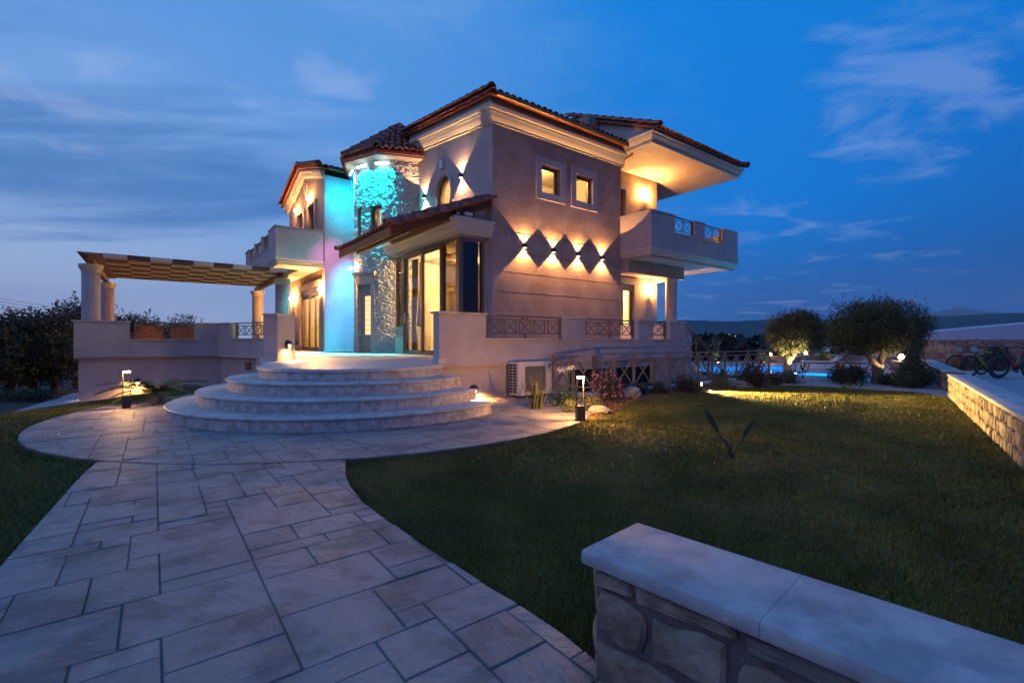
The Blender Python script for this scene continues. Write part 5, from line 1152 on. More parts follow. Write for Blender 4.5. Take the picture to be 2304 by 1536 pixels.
# ------------------------------------------------------------------ planted bed
bed = MB('W'); BEDP = [(1308, 950), (1352, 939), (1397, 922), (1421, 908), (1471, 893), (1531, 888), (1586, 884), (1641, 880), (1701, 873), (1746, 868)]
bp = [pix(*p) for p in BEDP] + [tuple(H(7.6, -3.9)[:2]), tuple(H(7.5, -3.6)[:2]), tuple(H(-.2, -3.6)[:2]), tuple(H(-.75, -3.5)[:2]), tuple(H(-1.6, -3.45)[:2])] + [(cw_.x + 4.04 * math.cos(t), cw_.y + 4.04 * math.sin(t)) for t in np.linspace(math.atan2(8.4 - cw_.y, 1.2 - cw_.x), math.atan2(6.45 - cw_.y, 1.0 - cw_.x), 8)]
mulch_m = mat('bark_mulch', (.20, .10, .045), .95, noise=(20, .45), bump=(35, 1.0, .03), mixcol=((.10, .055, .03), 8, .4, .7))
bed.add([(x, y, GROUND + .012) for x, y in bp], [tuple(range(len(bp)))]); setk(bed.build('planting_bed', mulch_m), 'structure')
rs = np.random.RandomState(9)
def mulch():
    n = 9000; q = np.array(bp); X = rs.uniform(q[:, 0].min(), q[:, 0].max(), n * 4); Yb = rs.uniform(q[:, 1].min(), q[:, 1].max(), n * 4); ok = inside(bp, X, Yb); X, Yb = X[ok][:n], Yb[ok][:n]
    P = np.stack([X, Yb, np.full(len(X), GROUND + .02) + rs.rand(len(X)) * .012], -1); V, F = leaf_cloud(P, .045, rs, aspect=.5, updir=0.0)
    o = bigmesh('mulch', V, F, mat('mulch_chip', (.26, .13, .055), .9, noise=(30, .4))); tag(o, 'brown bark mulch over the planting bed', 'mulch'); setk(o, 'stuff')
mulch()
def blade(mb, base, d, L_, w, droop, n=5, fold=.0):
    base = Vector(base); d = Vector(d).normalized(); side = d.cross(Vector((0, 0, 1))); side = side.normalized() if side.length > .05 else Vector((1, 0, 0)); vs = []; p = base.copy()
    for i in range(n + 1):
        t = i / n; ww = w * (1 - t) ** .6 * (.5 + .5 * min(1, t * 4 + .4)); vs += [p - side * ww / 2, p + side * ww / 2]
        d = (d + Vector((0, 0, -droop / n * t * 2))).normalized(); p = p + d * L_ / n
    mb.add(vs, [(2 * i, 2 * i + 1, 2 * i + 3, 2 * i + 2) for i in range(n)])
def clump(name, label, x, y, n, L_, w, spread, droop, lm, seed, cat='plant', z=GROUND, group=None, rad_=.05):
    R_ = random.Random(seed); t = thing(name, label, cat, (x, y, z), 0, group); mb = MB('W')
    for k in range(n):
        a = R_.uniform(0, 6.283); s = R_.uniform(.05, spread); blade(mb, (x + R_.uniform(-rad_, rad_), y + R_.uniform(-rad_, rad_), z - .01), (math.cos(a) * s, math.sin(a) * s, 1), L_ * R_.uniform(.6, 1.1), w * R_.uniform(.7, 1.2), droop * R_.uniform(.3, 1.3))
    mb.build('foliage', lm, t); return t
def shrub(name, label, x, y, lobes, n, size, lm, seed, cat='shrub', flowers=None, z=GROUND, group=None, cl=.05, updir=None):
    r_ = np.random.RandomState(seed); t = thing(name, label, cat, (x, y, z), 0, group); st = MB('W')
    for k in range(9):
        l = lobes[k % len(lobes)]; d = r_.randn(3) * .45; st.tube([(x + r_.randn() * .02, y + r_.randn() * .02, z - .02), (x + l[0] + d[0] * l[3], y + l[1] + d[1] * l[4], z + l[2] + abs(d[2]) * l[5] * .6)], [.009, .004], 5)
    st.build('stem', bark_d, t)
    P = crown_pts([(x + a, y + b, z + c, *q) for a, b, c, *q in lobes], n, r_, .9, cl, 8); P = P[P[:, 2] > z + .01]; V, F = leaf_cloud(P, size, r_, aspect=.45, updir=updir); bigmesh('foliage', V, F, lm, t)
    if flowers:
        m, fn, fs, (fl0, fl1) = flowers; Pf = crown_pts([(x + a, y + b, z + c, *[v * 1.08 for v in q]) for a, b, c, *q in lobes], fn * 5, r_, .35, .012, 5); Pf = Pf[(Pf[:, 2] > z + fl0) & (Pf[:, 2] < z + fl1)]; V, F = leaf_cloud(Pf, fs, r_, aspect=.8); bigmesh('blossom', V, F, m, t)
    return t
strap = leaf_mat('strap_leaf', (.13, .125, .035), .3); agap = leaf_mat('agapanthus_leaf', (.045, .075, .02), .3); grn = leaf_mat('shrub_leaf', (.045, .062, .02)); sage = leaf_mat('sage_leaf', (.12, .12, .06)); redl = leaf_mat('red_leaf', (.055, .018, .02)); tuft = leaf_mat('tuft_leaf', (.085, .10, .04)); jun = leaf_mat('juniper_leaf', (.055, .066, .022)); pinkm = mat('pink_petal', (.55, .20, .27), .6, noise=(20, .25)); whitem = mat('white_petal', (.75, .70, .66), .6)
def P2(px, py): return pix(px, py)
x, y = P2(1207, 924); clump('flax_plant', 'tall striped strap-leaved flax plant in front of the air conditioner', x, y, 62, .62, .026, .62, .35, strap, 3, rad_=.07)
x, y = P2(1272, 915); t = clump('agapanthus', 'leafy agapanthus with two white flower heads beside the path', x, y, 110, .42, .024, 1.3, .9, agap, 4, rad_=.14)
for k, (dx, h) in enumerate(((-.06, .62), (.08, .66), (.02, .5))):
    MB('W').tube([(x + dx * .4, y, GROUND), (x + dx, y, GROUND + h)], .006, 6).build('flower_stalk', agap, t)
    if k < 2: V, F = leaf_cloud(np.array([x + dx, y, GROUND + h]) + rs.randn(90, 3) * np.array([.035, .035, .022]), .028, rs, aspect=.6); bigmesh('flower_head', V, F, whitem, t)
x, y = P2(1283, 932); shrub('lavender', 'small pale lavender tuft between the agapanthus and the bollard', x, y, [(0, 0, .09, .10, .10, .12)], 900, .035, sage, 5, 'plant', updir=.7)
x, y = P2(1331, 928); shrub('lavender', 'pale lavender tuft between the bollard and the flat boulder', x, y, [(0, 0, .10, .14, .12, .13)], 1200, .035, sage, 6, 'plant', updir=.7)
x, y = P2(1243, 918); shrub('dwarf_plant', 'tiny white-flowering plant at the edge of the round paving', x, y, [(0, 0, .04, .08, .07, .06)], 400, .03, grn, 7, 'plant', flowers=(whitem, 25, .02, (.03, .2)))
x, y = P2(1362, 905); shrub('gaura', 'airy bush of small pink blossoms in front of the fence', x, y, [(0, 0, .30, .30, .28, .26), (.12, .05, .18, .28, .25, .18), (-.05, 0, .45, .2, .2, .18)], 2600, .032, leaf_mat('gaura_leaf', (.06, .05, .025)), 8, 'shrub', flowers=(pinkm, 170, .030, (.12, .8)), cl=.03)
def rock(x, y, sx, sy, sz, label, seed, rz=0, c=(.42, .33, .25)):
    R_ = np.random.RandomState(seed); bm = bmesh.new(); bmesh.ops.create_icosphere(bm, subdivisions=4, radius=1); from mathutils import noise as nzz
    o = Vector(R_.rand(3) * 20)
    for v in bm.verts:
        f = 1 + .34 * nzz.noise(v.co * 1.3 + o) + .16 * nzz.noise(v.co * 3.1 + o) + .07 * nzz.noise(v.co * 7 + o); v.co = Vector((v.co.x * sx * f, v.co.y * sy * f, v.co.z * sz * f))
    me = bpy.data.meshes.new('boulder'); bm.to_mesh(me); bm.free(); me.polygons.foreach_set('use_smooth', [True] * len(me.polygons)); me.set_sharp_from_angle(angle=rad(30)); me.materials.append(mat('boulder_stone', c, .85, noise=(6, .2), bump=(14, .8, .03), mixcol=((.24, .17, .12), 4, .5, .7)))
    o = link(bpy.data.objects.new('boulder', me)); o.location = (x, y, GROUND + sz * .55); o.rotation_euler = (0, 0, rz); tag(o, label, 'rock', 'boulders in the planted bed')
for k, (px, py, sx, sy, sz, lab) in enumerate(((1349, 932, .17, .12, .085, 'flat pale boulder in the mulch next to the bollard'), (1424, 897, .19, .15, .15, 'upright white boulder between the pink bush and the kerb'), (1395, 889, .13, .10, .07, 'small boulder half hidden behind the pink bush'), (1648, 870, .42, .22, .13, 'long pitted boulder left of the dark red shrub'), (1722, 865, .24, .16, .10, 'pale boulder right of the dark red shrub'), (1800, 861, .18, .14, .08, 'dark boulder under the stiff upright leaves at the end of the bed'))):
    x, y = P2(px, py); rock(x, y, sx, sy, sz, lab, 50 + k, k * .7)
for k, (px, py, sz, n, lm, lab) in enumerate(((1397, 893, .16, 900, grn, 'small green shrub behind the upright white boulder'), (1440, 890, .13, 700, grn, 'small dark shrub between the white boulder and the kerb'), (1482, 888, .14, 800, grn, 'single leafy shrub in front of the middle of the fence'), (1538, 884, .20, 1200, leaf_mat('dusk_leaf', (.06, .045, .03)), 'brownish spiky shrub left of the lawn spotlight'), (1560, 883, .14, 1000, sage, 'pale silvery shrub next to the lawn spotlight'), (1618, 876, .17, 1100, tuft, 'pale green tuft left of the long pitted boulder'), (1690, 872, .30, 3200, redl, 'dark red rounded shrub in front of the fence end'), (1740, 866, .18, 1200, tuft, 'green tuft between the red shrub and the pool'), (1773, 863, .17, 1100, tuft, 'green tuft in front of the lit olive trunk'))):
    x, y = P2(px, py); shrub('garden_shrub', lab, x, y, [(0, 0, sz * .9, sz * 1.1, sz, sz), (sz * .5, .02, sz * .6, sz * .8, sz * .7, sz * .7)], n, .055 if lm is not redl else .06, lm, 70 + k, 'shrub', updir=.55 if lm in (tuft, sage) else None)
x, y = P2(1627, 873); clump('flax_plant', 'stiff dark upright flax leaves behind the long pitted boulder', x, y, 16, .62, .05, .3, .1, leaf_mat('dark_strap', (.05, .055, .025)), 12, rad_=.08)
def paddle(name, label, x, y, leaves, seed, sc=1.0):
    """young strelitzia: stalks ending in paddle leaves"""
    t = thing(name, label, 'plant', (x, y, GROUND), 0, 'young strelitzias'); lm = leaf_mat('paddle_leaf', (.05, .055, .018), .25)
    for (dx, dy, h, ll, tw) in leaves:
        b = Vector((x, y, GROUND - .01)); d = Vector((dx, dy, h)) * sc; s = MB('W'); s.tube([b, b + Vector((d.x * .25, d.y * .25, d.z * .5)), b + d], [.012 * sc, .009 * sc, .006 * sc], 6); s = s.build('stalk', lm, t, True)
        if ll:
            dirn = (d.normalized() + Vector((dx, dy, 0)) * .5).normalized(); sd = dirn.cross(Vector((math.sin(tw), math.cos(tw), .2))).normalized(); fold = dirn.cross(sd); P = b + d; mb = MB('W'); vs = []; n = 8
            for i in range(n + 1):
                q = i / n; w = .026 * sc * math.sin(math.pi * min(1, q * .93 + .07)) ** .8; c = P + dirn * ll * sc * q - Vector((0, 0, .03 * q * q * sc)); vs += [c - sd * w + fold * w * .5, c, c + sd * w + fold * w * .5]
            mb.add(vs, [(3 * i + j, 3 * i + j + 1, 3 * i + j + 4, 3 * i + j + 3) for i in range(n) for j in (0, 1)]); mb.build('leaf', lm, s, True)
x, y = P2(1645, 1035); paddle('strelitzia', 'young plant with two long paddle leaves alone on the dark lawn', x, y, [(-.10, .05, .26, .27, .4), (.10, -.02, .21, .26, 1.0), (.0, .0, .24, 0, 0), (-.06, .0, .20, 0, 0)], 1)
x, y = P2(1920, 886); paddle('strelitzia', 'small leafy plant at the far edge of the lawn before the large olive', x, y, [(-.12, 0, .10, .14, .3), (-.05, .03, .14, .13, .9), (.05, 0, .16, .15, .2), (.12, 0, .13, .14, 1.2), (.0, .05, .15, .12, .6)], 2, 1.15)
x, y = P2(1806, 858); paddle('strelitzia', 'stiff upright plant at the end of the bed beside the pool ladder', x, y, [(-.03, 0, .34, .2, .3), (.04, 0, .40, .2, .9), (.0, .02, .28, .18, .2), (.07, 0, .22, .15, 1.2), (-.06, 0, .2, .15, .6)], 3, 1.0)
# sago palm in front of the left base wall
x, y = -6.35, 8.45
t = thing('sago_palm', 'sago palm with arching feathery fronds beside the lit bollard', 'palm', (x, y, gz(x, y)), 0); zc = gz(x, y)
MB('W').lathe([(.11, -.03), (.12, .08), (.10, .17), (.03, .21)], (x, y, zc), 12).build('trunk', bark_o, t, True)
sago = leaf_mat('sago_leaf', (.06, .075, .025), .3)
for k in range(32):
    R_ = random.Random(k); a = k * 2.399; el = R_.uniform(.35, .95); p = Vector((x, y, zc + .18)); d = Vector((math.cos(a), math.sin(a), el)).normalized(); Lf = R_.uniform(.7, 1.0); n = 12; mb = MB('W'); pts = []
    for i in range(n + 1):
        pts.append(p.copy()); d = (d + Vector((0, 0, -.085))).normalized(); p = p + d * Lf / n
    mb.tube(pts, [.006] * n + [.002], 4)
    for i in range(1, n):
        dn = (pts[i + 1] - pts[i - 1]).normalized(); sd = dn.cross(Vector((0, 0, 1))).normalized()
        for s_ in (-1, 1):
            for q in (0, .5):
                b0 = pts[i] + (pts[i + 1] - pts[i]) * q; tip = b0 + sd * s_ * .14 * math.sin(math.pi * (i + q) / n) ** .6 + dn * .05 + Vector((0, 0, .02)); mb.add([b0 - dn * .014, b0 + dn * .014, tip], [(0, 1, 2)])
    mb.build('frond', sago, t)
# juniper and low bushes near the far wall
x, y = P2(2056, 872); shrub('juniper', 'feathery upright juniper in front of the second low stone wall', x, y, [(0, 0, .35, .34, .3, .36), (.02, .05, .72, .22, .22, .34), (-.2, 0, .18, .3, .3, .2), (.25, 0, .2, .25, .25, .22), (.14, 0, .95, .1, .1, .2)], 9000, .05, jun, 90, updir=.35)
x, y = P2(1908, 863); shrub('garden_shrub', 'low spreading dark bush left of the large olive trunk', x, y, [(-.15, 0, .2, .35, .3, .22), (.25, .1, .22, .3, .3, .22)], 5000, .06, leaf_mat('dark_shrub', (.03, .038, .014)), 91)
x, y = P2(2010, 866); shrub('garden_shrub', 'low dark bush between the large olive trunk and the juniper', x, y, [(0, 0, .12, .32, .25, .14)], 2500, .055, MATS['dark_shrub'], 92)
x, y = (12.6, 18.3); t = None
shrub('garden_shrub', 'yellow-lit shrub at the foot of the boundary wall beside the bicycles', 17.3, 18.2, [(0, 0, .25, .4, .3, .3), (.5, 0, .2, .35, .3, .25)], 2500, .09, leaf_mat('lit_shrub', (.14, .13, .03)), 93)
shrub('garden_shrub', 'dark rounded shrub between the boundary wall and the handlebars', 18.55, 18.0, [(0, 0, .45, .42, .4, .45)], 3500, .09, grn, 94)
for k, (px, py) in enumerate(((20, 885), (70, 872), (118, 868), (150, 862))):
    X = (px - 1152) / 1062 * 15.5; shrub('weed', ['low green weeds under the outermost dark tree', 'low green weeds under the second dark tree', 'low green weeds beside the side path', 'low green weeds below the terrace corner'][k], X, 15.5 - .3 * k, [(0, 0, .15, .5, .5, .2)], 1200, .07, grn, 95 + k, 'plant', z=gz(X, 15.5))

# ------------------------------------------------------------------ pool and deck
from mathutils.geometry import tessellate_polygon
POOL = [pix(*p, -.76) for p in ((1562, 833), (1602, 827.5), (1768, 827.5), (1776, 841.5), (1880, 843.5), (1885, 849), (1800, 847), (1765, 843.5), (1602, 839))]
edge = [pix(*p) for p in ((1746, 868), (1800, 868), (1870, 872), (1930, 875), (2000, 879), (2060, 883))]
DECK = edge + [(8.60, 9.35), (30, 9.35), (30, 26), (6.4, 26), (6.0, 20), tuple(H(7.7, -3.3)[:2]), tuple(H(7.7, -3.95)[:2])]
tri = tessellate_polygon([[Vector((x, y, 0)) for x, y in DECK], [Vector((x, y, 0)) for x, y in POOL]]); allp = DECK + POOL
deck = MB('W'); deck.add([(x, y, GROUND + .004) for x, y in allp], tri); setk(deck.build('pool_deck', mat('deck_paving', (.40, .32, .29), .55, noise=(2, .15), bump=(10, .3, .02))), 'structure')
basin = MB('W'); k = len(POOL); basin.add([(x, y, GROUND + .003) for x, y in POOL] + [(x, y, -1.9) for x, y in POOL], [(i, (i + 1) % k, (i + 1) % k + k, i + k) for i in range(k)] + [tuple(range(k, 2 * k))])
pool = thing('swimming_pool', 'swimming pool glowing bright blue behind the fence', 'pool', (*POOL[3], -1.9), 0); basin.build('basin', mat('pool_tiles', (.06, .42, .75), .4, noise=(3, .1)), pool)
wm = glass_mat('pool_water', (.45, .85, 1.0), .06)
wn_ = wm.node_tree; bmp = wn_.nodes.new('ShaderNodeBump'); nzn = wn_.nodes.new('ShaderNodeTexNoise'); nzn.inputs['Scale'].default_value = 6; bmp.inputs['Strength'].default_value = .25; bmp.inputs['Distance'].default_value = .05; wn_.links.new(nzn.outputs[0], bmp.inputs['Height'])
for nd in wn_.nodes:
    if nd.type in ('BSDF_GLOSSY', 'FRESNEL'): wn_.links.new(bmp.outputs[0], nd.inputs['Normal'])
MB('W').add([(x, y, -.775) for x, y in POOL], [tuple(range(k))]).build('water', wm, pool)
for (x, y) in ((8.3, 18.6), (10.2, 18.8), (11.2, 19.6), (8.6, 17.0), (10.6, 15.75), (9.7, 15.95), (7.9, 17.9)): lamp('pool_light', 'POINT', (x, y, -1.2), 60, (.06, .60, 1.0), pool, .12)
MB('W').tube([(9.55, 15.9, GROUND), (9.55, 15.9, -.15), (9.72, 15.95, -.05), (9.95, 16.0, -.12), (9.98, 16.0, -.5)], .022, 8).build('handrail', mat('chrome', (.7, .7, .7), .15, 1), pool, True)
def lounger(x, y, rz, label, canopy=True):
    t = thing('sun_lounger', label, 'sun lounger', (x, y, GROUND + .004), rz, 'canopied loungers by the pool'); T = Matrix.Translation((x, y, GROUND + .004)) @ Matrix.Rotation(rz, 4, 'Z'); cl_ = mat('white_canvas', (.70, .66, .66), .8)
    f = lambda mb, n, m: mb.xf(T).build(n, m, t)
    for yy in (-.32, .32):
        f(MB('W').bar((-.95, yy, .28), (.35, yy, .28), .05, .05), 'side_rail', wood_m)
        for xx in (-.85, .3): f(MB('W').bar((xx, yy, 0), (xx + .06, yy, .26), .05, .05), 'leg', wood_m)
        if canopy:
            f(MB('W').bar((.05, yy, 0), (.95, yy, .86), .05, .04), 'cross_bar', wood_m); f(MB('W').bar((.95, yy + .045, 0), (.05, yy + .045, .86), .05, .04), 'cross_bar', wood_m)
    f(MB('W').prism([(-.95, -.30, .31), (.05, -.30, .31), (.55, -.30, .72), (.55, -.30, .76), (.03, -.30, .35), (-.95, -.30, .35)], (0, .6, 0)), 'cushion', cl_)
    if canopy: f(MB('W').box(-.15, 1.0, -.42, .42, .862, .89), 'canopy', cl_); f(MB('W').box(-.16, -.145, -.42, .42, .72, .86), 'valance', cl_)
lounger(12.3, 18.2, -.35, 'white canopied lounger with crossed wooden legs by the far side of the pool'); lounger(13.45, 18.0, -.35, 'white canopied lounger with crossed wooden legs nearer the large olive tree')
b_ = thing('pool_bench', 'small stone bench with pale seat behind the large olive tree', 'bench', (14.2, 17.0, GROUND), 0); MB('W').box(13.8, 14.7, 16.8, 17.2, GROUND + .32, GROUND + .38).build('seat', cap_m, b_)
for xx in (13.9, 14.5): MB('W').box(xx - .08, xx + .12, 16.84, 17.16, GROUND, GROUND + .318).build('leg', stone_col[1], b_)
def globe(x, y, z, r, label, e=14):
    t = thing('globe_lamp', label, 'globe lamp', (x, y, z - r - .06), 0, 'globe lamps on the walls'); MB('W').lathe([(.05, -.06), (.05, 0), (.03, .02)], (x, y, z - r), 12).build('base', dark_metal, t)
    MB('W').lathe([(0, -r), (r * .5, -r * .86), (r * .87, -r * .5), (r, 0), (r * .87, r * .5), (r * .5, r * .86), (0, r)], (x, y, z), 16).build('globe', emit_mat('globe_glass_%d' % e, (1, .55, .2), e), t, True)
MB('W').box(15.1, 15.8, 24.2, 24.9, -.95, -.33).build('x', None) if False else None
pr = thing('wall_pier', 'stone pier carrying the globe lamp left of the loungers', 'pier', (15.45, 24.4, -.95), 0); MB('W').box(15.0, 17.4, 24.05, 24.75, -.95, -.33).build('core', stone_col[0], pr); MB('W').box(14.95, 17.45, 24.0, 24.8, -.329, -.285).build('cap_slab', cap_m, pr)
globe(15.15, 24.3, -.17, .11, 'glowing globe lamp on the pier left of the loungers', 110); globe(15.1, 18.3, -.20, .10, 'glowing globe lamp between the large olive tree and the juniper', 150)
pr = thing('wall_pier', 'low pier carrying the globe lamp beside the juniper', 'pier', (15.1, 18.3, GROUND), 0); MB('W').box(14.9, 15.5, 18.1, 18.6, GROUND, -.39).build('core', stone_col[0], pr); MB('W').box(14.86, 15.54, 18.06, 18.64, -.389, -.362).build('cap_slab', cap_m, pr)
globe(13.35, 24.4, -.27, .07, 'small glowing lamp at the near end of the low pool wall', 60)
for k, (px, Y, e) in enumerate(((1616, 22.5, 30), (1719, 23, 30), (1868, 23.5, 18))):
    X = (px - 1152) / 1062 * Y; uplight(X, Y, ['small spotlight under a pale shrub beyond the pool, seen through the fence', 'small spotlight on the shrub by the end post of the fence', 'small spotlight in front of the low pool wall'][k], e, (0, .25, 1), 80)
    shrub('garden_shrub', ['slender pale shrub lit from below beyond the pool', 'small shrub lit from below by the end of the fence', 'small shrub lit from below before the low pool wall'][k], X, Y + .35, [(0, 0, .5, .2, .2, .4), (0, 0, 1.0, .25, .2, .3)] if k == 0 else [(0, 0, .35, .2, .2, .35)], 1100, .09, tuft, 120 + k)

# ------------------------------------------------------------------ bicycles
def bicycle(x, y, rz, lean, c1, c2, label, tagc=None):
    t = thing('bicycle', label, 'bicycle', (x, y, GROUND + .006), rz, 'bicycles parked by the boundary wall'); T = Matrix.Translation((x, y, GROUND + .006)) @ Matrix.Rotation(rz, 4, 'Z') @ Matrix.Rotation(lean, 4, 'X'); r = .34; B = Vector
    fm_ = mat('bike_%s' % c1[0], c1[1], .35); am = mat('bike_%s' % c2[0], c2[1], .35); rim = mat('bike_rim', (.10, .10, .10), .35, .6)
    def wheel(cx_, nm):
        tor = lambda R0, r0, n1, n2: ([(cx_ + (R0 + r0 * math.cos(q)) * math.cos(p), r0 * math.sin(q), r + (R0 + r0 * math.cos(q)) * math.sin(p)) for p in np.linspace(0, 2 * math.pi, n1, False) for q in np.linspace(0, 2 * math.pi, n2, False)], [(i * n2 + j, i * n2 + (j + 1) % n2, ((i + 1) % n1) * n2 + (j + 1) % n2, ((i + 1) % n1) * n2 + j) for i in range(n1) for j in range(n2)])
        w = MB('W').add(*tor(r - .025, .025, 36, 8)).xf(T).build(nm, black, t, 'all'); MB('W').add(*tor(r - .06, .011, 36, 6)).xf(T).build('rim', rim, w, 'all')
        s = MB('W')
        for k in range(16): a = k * math.pi / 8; s.bar((cx_ + .02 * math.cos(a), .02 * (-1) ** k, r + .02 * math.sin(a)), (cx_ + (r - .06) * math.cos(a), 0, r + (r - .06) * math.sin(a)), .003, .003)
        s.bar((cx_, -.05, r), (cx_, .05, r), .03, .03); s.xf(T).build('spokes', rim, w)
    wheel(-.52, 'front_wheel'); wheel(.52, 'rear_wheel')
    bb, hd, hb_, st, rr = (.08, 0, .30), (-.33, 0, .80), (-.36, 0, .70), (.22, 0, .76), (.52, 0, r)
    f = MB('W'); f.tube([hd, st], .018, 8).tube([hb_, bb], .022, 8); f.xf(T).build('main_frame', fm_, t, True); f = MB('W'); f.tube([bb, st, (.25, 0, .88)], .017, 8).tube([bb, (.52, .05, r)], .011, 6).tube([bb, (.52, -.05, r)], .011, 6).tube([st, (.52, .05, r)], .010, 6).tube([st, (.52, -.05, r)], .010, 6); f.xf(T).build('rear_frame', am, t, True)
    f = MB('W'); f.tube([(-.32, 0, .84), (-.37, 0, .66)], .02, 8)
    for s_ in (-.055, .055): f.tube([(-.37, s_, .66), (-.52, s_, r)], .016, 8)
    f.xf(T).build('fork', am, t, True)
    MB('W').tube([(-.31, 0, .84), (-.36, 0, .95)], .016, 8).tube([(-.34, -.33, .99), (-.37, -.12, .95), (-.37, .12, .95), (-.34, .33, .99)], .013, 8).xf(T).build('handlebar', black, t, True)
    MB('W').prism([(.10, -.02, .90), (.38, -.075, .90), (.40, 0, .90), (.38, .075, .90), (.10, .02, .90)], (0, 0, .045)).xf(T).build('saddle', black, t)
    c = MB('W'); c.lathe([(.10, -.005), (.10, .005), (0, .005)], (0, 0, 0), 18).xf(Matrix.Translation((bb[0], .06, bb[2])) @ Matrix.Rotation(rad(90), 4, 'X')); c.bar((bb[0], .07, bb[2]), (bb[0] + .10, .07, bb[2] - .13), .02, .02).bar((bb[0], -.07, bb[2]), (bb[0] - .10, -.07, bb[2] + .13), .02, .02).bar((bb[0] + .1, .07, bb[2] - .13), (bb[0] + .1, .16, bb[2] - .13), .06, .02).bar((bb[0] - .1, -.07, bb[2] + .13), (bb[0] - .1, -.16, bb[2] + .13), .06, .02).xf(T).build('crank', rim, t)
    MB('W').bar((.12, -.05, .28), (.20, -.22, .02), .014, .014).xf(T).build('kickstand', rim, t)
    if tagc: MB('W').box(-.42, -.405, -.09, .09, .78, .94).xf(T).build('number_plate', mat('tag_blue', (.16, .30, .34), .5), t)
RED, GRN, BLK, YEL = ('red', (.40, .02, .02)), ('lime', (.30, .50, .03)), ('black', (.015, .015, .017)), ('yellow', (.55, .40, .03))
bicycle(15.05, 15.6, .12, .10, BLK, RED, 'black and red bicycle nearest the boundary wall', True); bicycle(14.75, 14.75, .08, .08, GRN, BLK, 'lime green and black bicycle in the middle with a pale plate', True); bicycle(15.0, 14.1, .05, .10, RED, BLK, 'red and black bicycle leaning beside the lime green one', False); bicycle(15.95, 13.6, -.1, .08, BLK, YEL, 'black bicycle with yellow fork nearest the low wall', False)

# ------------------------------------------------------------------ beyond the garden
whl = mat('far_render', (.62, .58, .60), .9)
mb = MB('W'); mb.prism([(21.5, 25.5, -.9), (60, 31, -.9), (60, 31, 3.6), (40.0, 28.0, 2.3), (21.5, 25.5, .80)], (.2, 2.0, 0)); t = mb.build('ramp_wall', whl); tag(t, 'long white rendered wall with rising top behind the boundary wall', 'wall')
def far_house(X, Y, w, d, h, z, label, roofc, wins=()):
    t = thing('far_house', label, 'house', (X, Y, z), 0); MB('W').box(X - w / 2, X + w / 2, Y, Y + d, z, z + h).build('wall', whl, t)
    if roofc == 'flat': MB('W').box(X - w / 2 - .3, X + w / 2 + .3, Y - .3, Y + d + .3, z + h + .001, z + h + .3).build('roof', whl, t)
    else: MB('W').prism([(X - w / 2 - .4, Y - .4, z + h + .001), (X + w / 2 + .4, Y - .4, z + h + .001), (X, Y - .4, z + h + w * .22)], (0, d + .8, 0)).build('roof', roofc, t)
    for (a, b, c, e) in wins: MB('W').box(X + a, X + b, Y - .06, Y - .002, z + c, z + e).build('window', black, t)
rf = mat('far_tiles', (.28, .10, .07), .9)
far_house(73, 165, 14, 10, 5, -4.5, 'distant white house with red roof below the hills', rf, [(-5, -3.5, 1, 2.5), (3, 4.5, 1, 2.5)]); far_house(44, 62, 8, 8, 5.0, -4.4, 'white flat-roofed building between the two olive trees', 'flat', [(-3, -2, 2, 3.4), (1, 2.2, 2, 3.4)]); far_house(66.5, 80, 8, 7, 4.2, -5.2, 'small white house with two dark windows seen under the large olive crown', 'flat', [(-2.6, -1.2, 1.8, 3.0), (.6, 2.4, 1.8, 3.0)]); far_house(29.0, 56, 3.6, 4, 2.0, -3.1, 'small hut with tiled roof beyond the pool', rf)
def far_wood():
    r_ = np.random.RandomState(77); P = []
    for k in range(420):
        Y = 30 + 190 * r_.rand() ** 1.5; X = Y * r_.uniform(.36, 1.25); zg = GROUND - 6 * min(1, max(0, (Y - 30) / 100)); s = r_.uniform(1.0, 2.3) * (.75 + Y / 240); top = .39 + Y / 1062 * (8 if r_.rand() < .8 else 14); h = min(s * 1.2, max(.6, top - zg))
        d = r_.randn(130, 3); d /= np.linalg.norm(d, axis=1)[:, None]; P.append(np.array([X, Y, zg + h * .5]) + d * np.array([s, s, h * .55]) * (.6 + .45 * r_.rand(130))[:, None])
    P = np.vstack(P); V, F = leaf_cloud(P, .75, r_, aspect=.7); o = bigmesh('far_wood', V, F, leaf_mat('far_leaf', (.022, .030, .018))); tag(o, 'dark mass of distant trees in the valley below the hills', 'trees'); setk(o, 'stuff')
far_wood()
for k, (px, py, Y, r) in enumerate(((1640, 753, 190, .28), (1726, 756, 150, .5), (1655, 757, 170, .2))):
    X = (px - 1152) / 1062 * Y; z = .39 + (768 - py) / 1062 * Y; t = thing('far_street_lamp', ['faint distant street lamp under the hills', 'brighter orange street lamp in the valley', 'small distant street lamp beside the house with the red roof'][k], 'street lamp', (X, Y, -6.7), 0, 'street lamps in the valley'); MB('W').tube([(X, Y, -6.8), (X, Y, z)], .08, 6).build('pole', dark_metal, t); MB('W').lathe([(0, -r), (r, 0), (0, r)], (X, Y, z), 10).build('lantern', emit_mat('far_lantern', (1, .62, .3), 6), t)
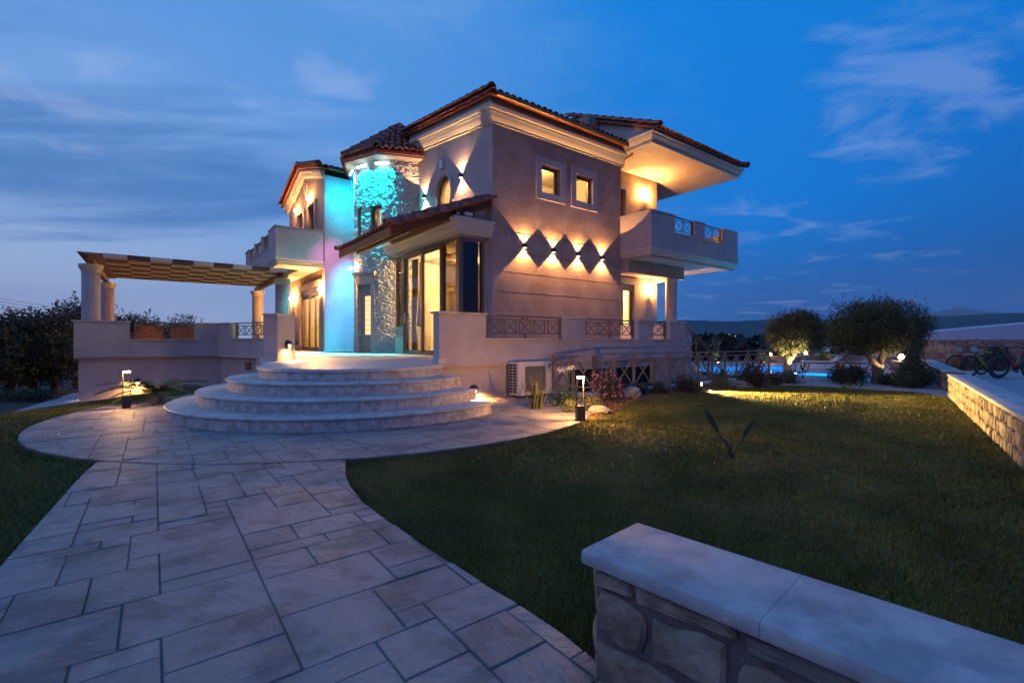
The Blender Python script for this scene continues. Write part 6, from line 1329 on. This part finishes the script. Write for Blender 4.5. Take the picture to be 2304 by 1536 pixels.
def hills(name, Y, prof, depth, m, seed):
    r_ = np.random.RandomState(seed); pxs = np.linspace(-900, 3600, 260); ys = np.interp(pxs, [p[0] for p in prof], [p[1] for p in prof]); X = (pxs - 1152) / 1062 * Y; zt_ = .39 + (768 - ys) / 1062 * Y; nz_ = np.cumsum(r_.randn(260)); nz_ = (nz_ - np.convolve(nz_, np.ones(25) / 25, 'same')) * Y * .00035; zt_ = zt_ + nz_
    rows = []
    for j in range(9):
        q = j / 8; rows.append(np.stack([X, np.full_like(X, Y - depth * (1 - q)) + r_.randn(260) * depth * .01, -8 + (zt_ + 8) * (q ** 1.3) * (1 + .05 * r_.randn(260) * (0 < j < 8))], -1))
    rows.append(np.stack([X, np.full_like(X, Y + depth), np.full_like(X, -8)], -1)); V = np.stack(rows).reshape(-1, 3); idx = np.arange(2600).reshape(10, 260); F = np.stack([idx[:-1, :-1], idx[:-1, 1:], idx[1:, 1:], idx[1:, :-1]], -1).reshape(-1, 4); return setk(bigmesh(name, V, F, m, None, True), 'structure')
hill_m = mat('hill_scrub', (.045, .05, .04), .95, noise=(.01, .4), mixcol=((.13, .085, .06), .004, .55, .7))
hills('hills', 2300, [(-900, 790), (1100, 790), (1300, 735), (1540, 719), (1640, 723), (1700, 721), (1760, 716), (1900, 718), (2100, 712), (2200, 707), (2304, 704), (2700, 700), (3600, 720)], 900, hill_m, 3)
hills('mountain', 7600, [(-900, 800), (1700, 800), (1950, 745), (2090, 706), (2150, 693), (2200, 698), (2260, 706), (2350, 715), (2700, 740), (3600, 800)], 800, hill_m, 4)
for k, (y0, y1) in enumerate(((655, 690), (663, 697), (672, 703), (680, 709))):
    a = Vector(((-300 - 1152) / 1062 * 60, 60, .39 + (768 - (y0 - 52)) / 1062 * 60)); b = Vector(((330 - 1152) / 1062 * 75, 75, .39 + (768 - (y1 + 22)) / 1062 * 75)); pts = []
    for i in range(21): q = i / 20; p = a.lerp(b, q); p.z -= 1.0 * 4 * q * (1 - q); pts.append(p)
    o = MB('W').tube(pts, .022, 5).build('power_line', black, None, True); tag(o, ['topmost of four thin overhead power lines above the dark trees', 'second from the top of four thin overhead power lines', 'third from the top of four thin overhead power lines', 'lowest of four thin overhead power lines above the dark trees'][k], 'power line', 'overhead power lines')
dm = hthing('door_mat', 'dark round door mat on the terrace before the entrance', 'mat', -1.75, 7.0, 0); MB().lathe([(.50, .002), (.50, .012), (.46, .016), (0, .016)], (-1.75, 7.0, 0), 28).build('mat_body', mat('mat_rubber', (.02, .02, .025), .9), dm)

# ------------------------------------------------------------------ evening haze
hz = MB('W'); hz.box(-12000, 18000, -450, 9000, -12, 900); hz = hz.build('haze', None); setk(hz, 'stuff'); tag(hz, 'thin bluish evening haze over the valley', 'haze')
hm = bpy.data.materials.new('haze_air'); hm.use_nodes = True; nt = hm.node_tree; nt.nodes.clear(); ho = nt.nodes.new('ShaderNodeOutputMaterial'); pv = nt.nodes.new('ShaderNodeVolumePrincipled'); pv.inputs['Color'].default_value = (.75, .82, .95, 1); pv.inputs['Density'].default_value = .00008; nt.links.new(pv.outputs[0], ho.inputs['Volume']); hz.data.materials.append(hm)
